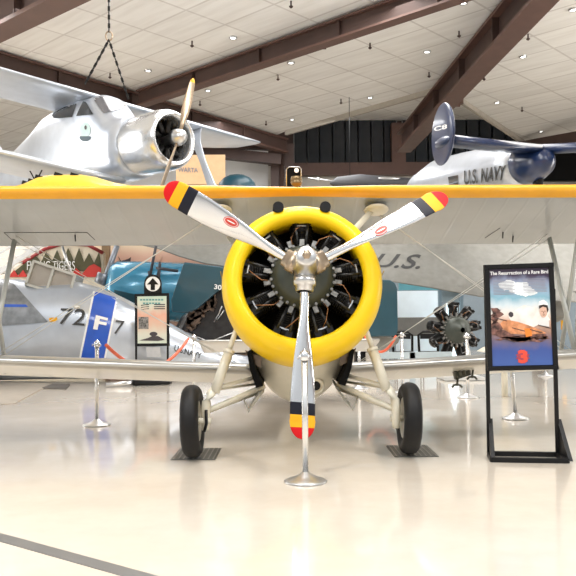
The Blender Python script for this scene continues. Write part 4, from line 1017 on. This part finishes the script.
# suspension chain
rg_ = P(109, 36, 15.6)
ch = thing('suspension_chain', 'dark suspension chain with ring holding the silver cabin biplane', 'chain', rg_)
def chain(a, b_, nm):
    mb = MB(); n = int((b_ - a).length / .09)
    for i in range(n):
        p = a.lerp(b_, (i + .5) / n); d = (b_ - a).normalized(); s_ = V((1, 0, 0)) if i % 2 else V((0, 1, 0))
        mb.bar(p - d * .05, p + d * .05, .05 if i % 2 else .02, .02 if i % 2 else .05, up=V((0, 1, 0)))
    mb.build(nm, black, ch)
top_ = V((rg_.x - .02, rg_.y, ZC)); chain(rg_ + V((0, 0, .08)), top_, 'hanging_chain')
chain(rg_ - V((0, 0, .08)), P(85, 84, 15.2), 'sling_chain'); chain(rg_ - V((0, 0, .08)), P(128.5, 99, 15.8), 'sling_chain')
MB().path(ell(rg_, (.07, 0, 0), (0, 0, .1), 14) + [rg_ + V((.07, 0, 0))], .018, 6).build('ring', bronze, ch)

# ------------------------------------------------------------------ hanging twin-tail airplane (right)
tc = P(541, 163, 13.0); far = P(447, 186, 18.5)
ax = (far - tc); L_ = ax.length; ax.normalize()
xr = V((0, 0, 1)).cross(ax).normalized() * -1; upv = xr.cross(ax) if xr.cross(ax).z > 0 else ax.cross(xr)
TM = Matrix.Translation(tc) @ Matrix(((xr.x, ax.x, upv.x, 0), (xr.y, ax.y, upv.y, 0), (xr.z, ax.z, upv.z, 0), (0, 0, 0, 1)))
tt = thing('twin_tail_airplane', 'silver and navy blue twin-tail airplane hanging at upper right, marked U.S. NAVY', 'airplane', TM)
def TB(mb): mb.v = [TM @ v for v in mb.v]; return mb
mb = MB().loft([ring_yz(*a) for a in ((.55, .05, .36, .36), (1.2, .04, .44, .44), (2.5, 0, .58, .58), (4, -.05, .72, .70), (5.5, -.08, .8, .78), (7, -.1, .7, .65), (8, -.15, .4, .4))]); TB(mb).build('fuselage', alu_light, tt); tb_ = mb.bvh()
mb = MB().lathe([(-.28, .001), (-.26, .09), (-.15, .2), (0, .27), (.3, .34), (.56, .375), (.58, .36)], axis=(0, 1, 0), c=(0, 0, .03), n=36); TB(mb).build('tail_cone', blue_dk, tt)
fin_c = P(442, 143, 12.3)
inv = TM.inverted(); fl_ = inv @ fin_c
for s_ in (1, -1):
    X = fl_.x if s_ > 0 else -fl_.x
    rr = [airfoil((X * t, -.15 * (1 - t) + (fl_.y - .45) * t, .22 + .1 * 0 + (fl_.z - .22) * t), (0, 1, 0), (0, .12, 1), .85, .2) for t in (.0, .5, 1.0)]
    mb = MB().loft(rr); TB(mb).build('tailplane', blue_dk, tt)
    rings = []
    for i in range(17):
        t = PI * i / 16; h = -math.cos(t) * .51 + .14; c_ = math.sin(t) * 1.25 + .02
        rings.append(airfoil((X, fl_.y - c_ * .5, fl_.z + h), (0, 1, 0), (1, 0, 0), c_, .09))
    mb = MB().loft(rings); TB(mb).build('tail_fin', blue_dk, tt)
    if s_ > 0:
        fbv = mb.bvh(); text_on('C8', [(434, 127), (447, 124), (447, 128.5), (434, 131.5)], fbv, 'fin_number', white, tt, .02, .01)
    mb = MB().ball((0, 0, 0), (.09, .45, .09)); mb.v = [v + V((X, fl_.y - .1, fl_.z)) for v in mb.v]; TB(mb).build('fin_fairing', blue_dk, tt)
text_on('U.S. NAVY', [(464, 170.5), (506, 165), (504, 180), (464, 185)], tb_, 'lettering', dark_letter, tt, .02, .06)
decal([(448, 177), (458, 175), (458, 186), (449, 187)], tb_, 'cabin_door_window', glass_dk, tt, .02, 5)
mb = MB().lathe([(-.05, .05), (-.05, .15), (.05, .15), (.05, .05)], P(538, 180, 13.3), (1, 0, 0), n=20, cap=True); mb.tube(P(536, 181, 13.3), P(532, 170, 13.3), .03); mb.build('tail_wheel', rubber, tt)
mb = MB(); w0 = inv @ P(470, 190, 17.5)
mb.loft([airfoil((x, 5.0, -.3), (0, 1, 0), (0, 0, 1), 1.6, .12) for x in (-4, -2, 0, 2, 4)]); TB(mb).build('main_wing', alu_light, tt)
for x, y in ((436, 185), (452, 160)):
    pass
cb3 = P(412, 172, 17)
mb = MB().tube(P(438, 145, 13.2), P(438, 145, 13.2) + V((0, .2, 0)), .02)
mb = MB().tube(P(438, 150, 16), P(400, 182, 20), .02)

# ------------------------------------------------------------------ yellow airplane top showing over the wing at left
D = 12.5
ya = thing('yellow_airplane', 'yellow airplane seen just above the biplane wing at left, below the silver cabin biplane', 'airplane', P(70, 190, D))
mb = MB(); rings = []
for x, t in ((22, 187), (32, 184), (45, 178), (58, 176), (85, 176), (100, 178.5), (118, 184), (140, 188)):
    p = P(x, t, D); rings.append([V((p.x, D + .7 * math.cos(a), p.z - .35 + .35 * math.sin(a))) for a in [2 * PI * i / 16 for i in range(16)]])
mb.loft(rings); mb.build('fuselage', mat('airplane_yellow', (.90, .58, .04), .4, 0, .3), ya); yb = mb.bvh()
for x, y in ((27, 184), (40, 178), (59, 175.5), (75, 176), (33, 182)):
    MB().box(P(x, y, D - .3), (.13, .12, .07), Matrix.Rotation(.3, 3, 'Y')).build('fitting', black, ya)
MB().tube(P(36, 182, D - .3), P(30, 171, D - .3), .012).build('rod', black, ya); MB().tube(P(36, 182, D - .3), P(42, 170, D - .3), .012).build('rod', black, ya)
# tan sign board with letters, teal dome
D = 24
b_ = wallbox(176, 225, 155, 184, D, 'tan_sign_board', tan, 'tan board lettered in grey behind the cabin biplane propeller', 'sign', th=.2)
q = [P(x, y, D - .02) for x, y in ((178, 167), (198, 168), (198, 172.5), (178, 172))]
text_on('WARTA', q, None, 'lettering', mat('grey_letter', (.20, .2, .22), .6), b_, .02)
mb = MB(); c = P(237, 188, 20)
mb.ball(c, (.52, .3, .38)); tag(mb.build('teal_dome', teal), 'teal rounded airplane top between propeller and corner column', 'airplane part')
# distant propeller machine below the windows
D = 30
dm = thing('distant_airplane', 'dark distant airplane with thin propeller under the windows', 'airplane', P(360, 184, D))
mb = MB().lathe([(0, .05), (.3, .25), (1.2, .35), (3, .2), (4.4, .04)], P(330, 183, D), (1, 0, -.0), n=20); mb.build('fuselage', mat('distant_dark', (.05, .05, .055), .5), dm)
mb = MB().tube(P(308, 178, D), P(340, 182, D), .03); mb.ball(P(318, 179.5, D), .09); mb.build('propeller', steel, dm)
MB().ball(P(386, 179.5, D), (.7, .3, .12)).build('canopy', steel, dm)
p = P(350, 182, D); MB().tube(p, V((p.x, D, ZC)), .012).build('hanging_cable', black, dm)

# ------------------------------------------------------------------ light
w = bpy.data.worlds.new('World'); bpy.context.scene.world = w; w.use_nodes = True; N = w.node_tree.nodes; L = w.node_tree.links
bg = N['Background']; tcw = N.new('ShaderNodeTexCoord'); sx = N.new('ShaderNodeSeparateXYZ'); L.new(tcw.outputs['Generated'], sx.inputs[0])
cr = N.new('ShaderNodeValToRGB'); e = cr.color_ramp.elements; e[0].position = .42; e[0].color = (.28, .26, .23, 1); e[1].position = .62; e[1].color = (.95, .98, 1, 1)
k1 = e.new(.50); k1.color = (.42, .40, .37, 1)
mp = N.new('ShaderNodeMath'); mp.operation = 'MULTIPLY_ADD'; mp.inputs[1].default_value = .5; mp.inputs[2].default_value = .5; L.new(sx.outputs['Z'], mp.inputs[0]); L.new(mp.outputs[0], cr.inputs[0]); L.new(cr.outputs[0], bg.inputs['Color'])
bg.inputs['Strength'].default_value = .75
def area(loc, tgt, size, energy, col=(1, 1, 1), sy=None):
    l = bpy.data.lights.new('fill_light', 'AREA'); l.energy = energy; l.size = size; l.color = col
    if sy: l.shape = 'RECTANGLE'; l.size_y = sy
    o = bpy.data.objects.new('fill_light', l); C.objects.link(o); o.location = loc; o.rotation_euler = (V(tgt) - V(loc)).to_track_quat('-Z', 'Y').to_euler(); return o
area((-5, 1, 9.8), (-2, 6, 0), 1.2, 560, (1, .98, .96), 8); area((5, 1, 9.8), (2, 6, 0), 1.2, 560, (1, .98, .96), 8); area((0, 8, 9.8), (0, 8, 0), 1.2, 450, (1, .98, .96), 8)  # added area lights without fixtures, for floor brightness and streaks on the metal
area((0, 17, 9.9), (0, 17, 0), 7, 900, (1, .98, .96)); area((-9, 22, 9.3), (-9, 22, 0), 6, 600, (1, .98, .96)); area((10, 20, 9.3), (9, 22, 0), 6, 450, (1, .98, .96)); area((0, 30, 9.4), (0, 32, 0), 6, 600)  # more added area lights without fixtures, brightening the far hall
for sx_ in (-1, 1):
    area((sx_ * 19, 16, 6.2), (sx_ * 3, 22, 10.2), 2.5, 1500, (1, .98, .95), 14)  # unseen uplights at both sides, added to brighten the ceiling
sc = bpy.context.scene
sc.view_settings.view_transform = 'Standard'; sc.view_settings.look = 'None'; sc.view_settings.gamma = 1; sc.view_settings.exposure = .35
sc.view_settings.use_curve_mapping = False
sc.cycles.use_denoising = True; sc.cycles.max_bounces = 8
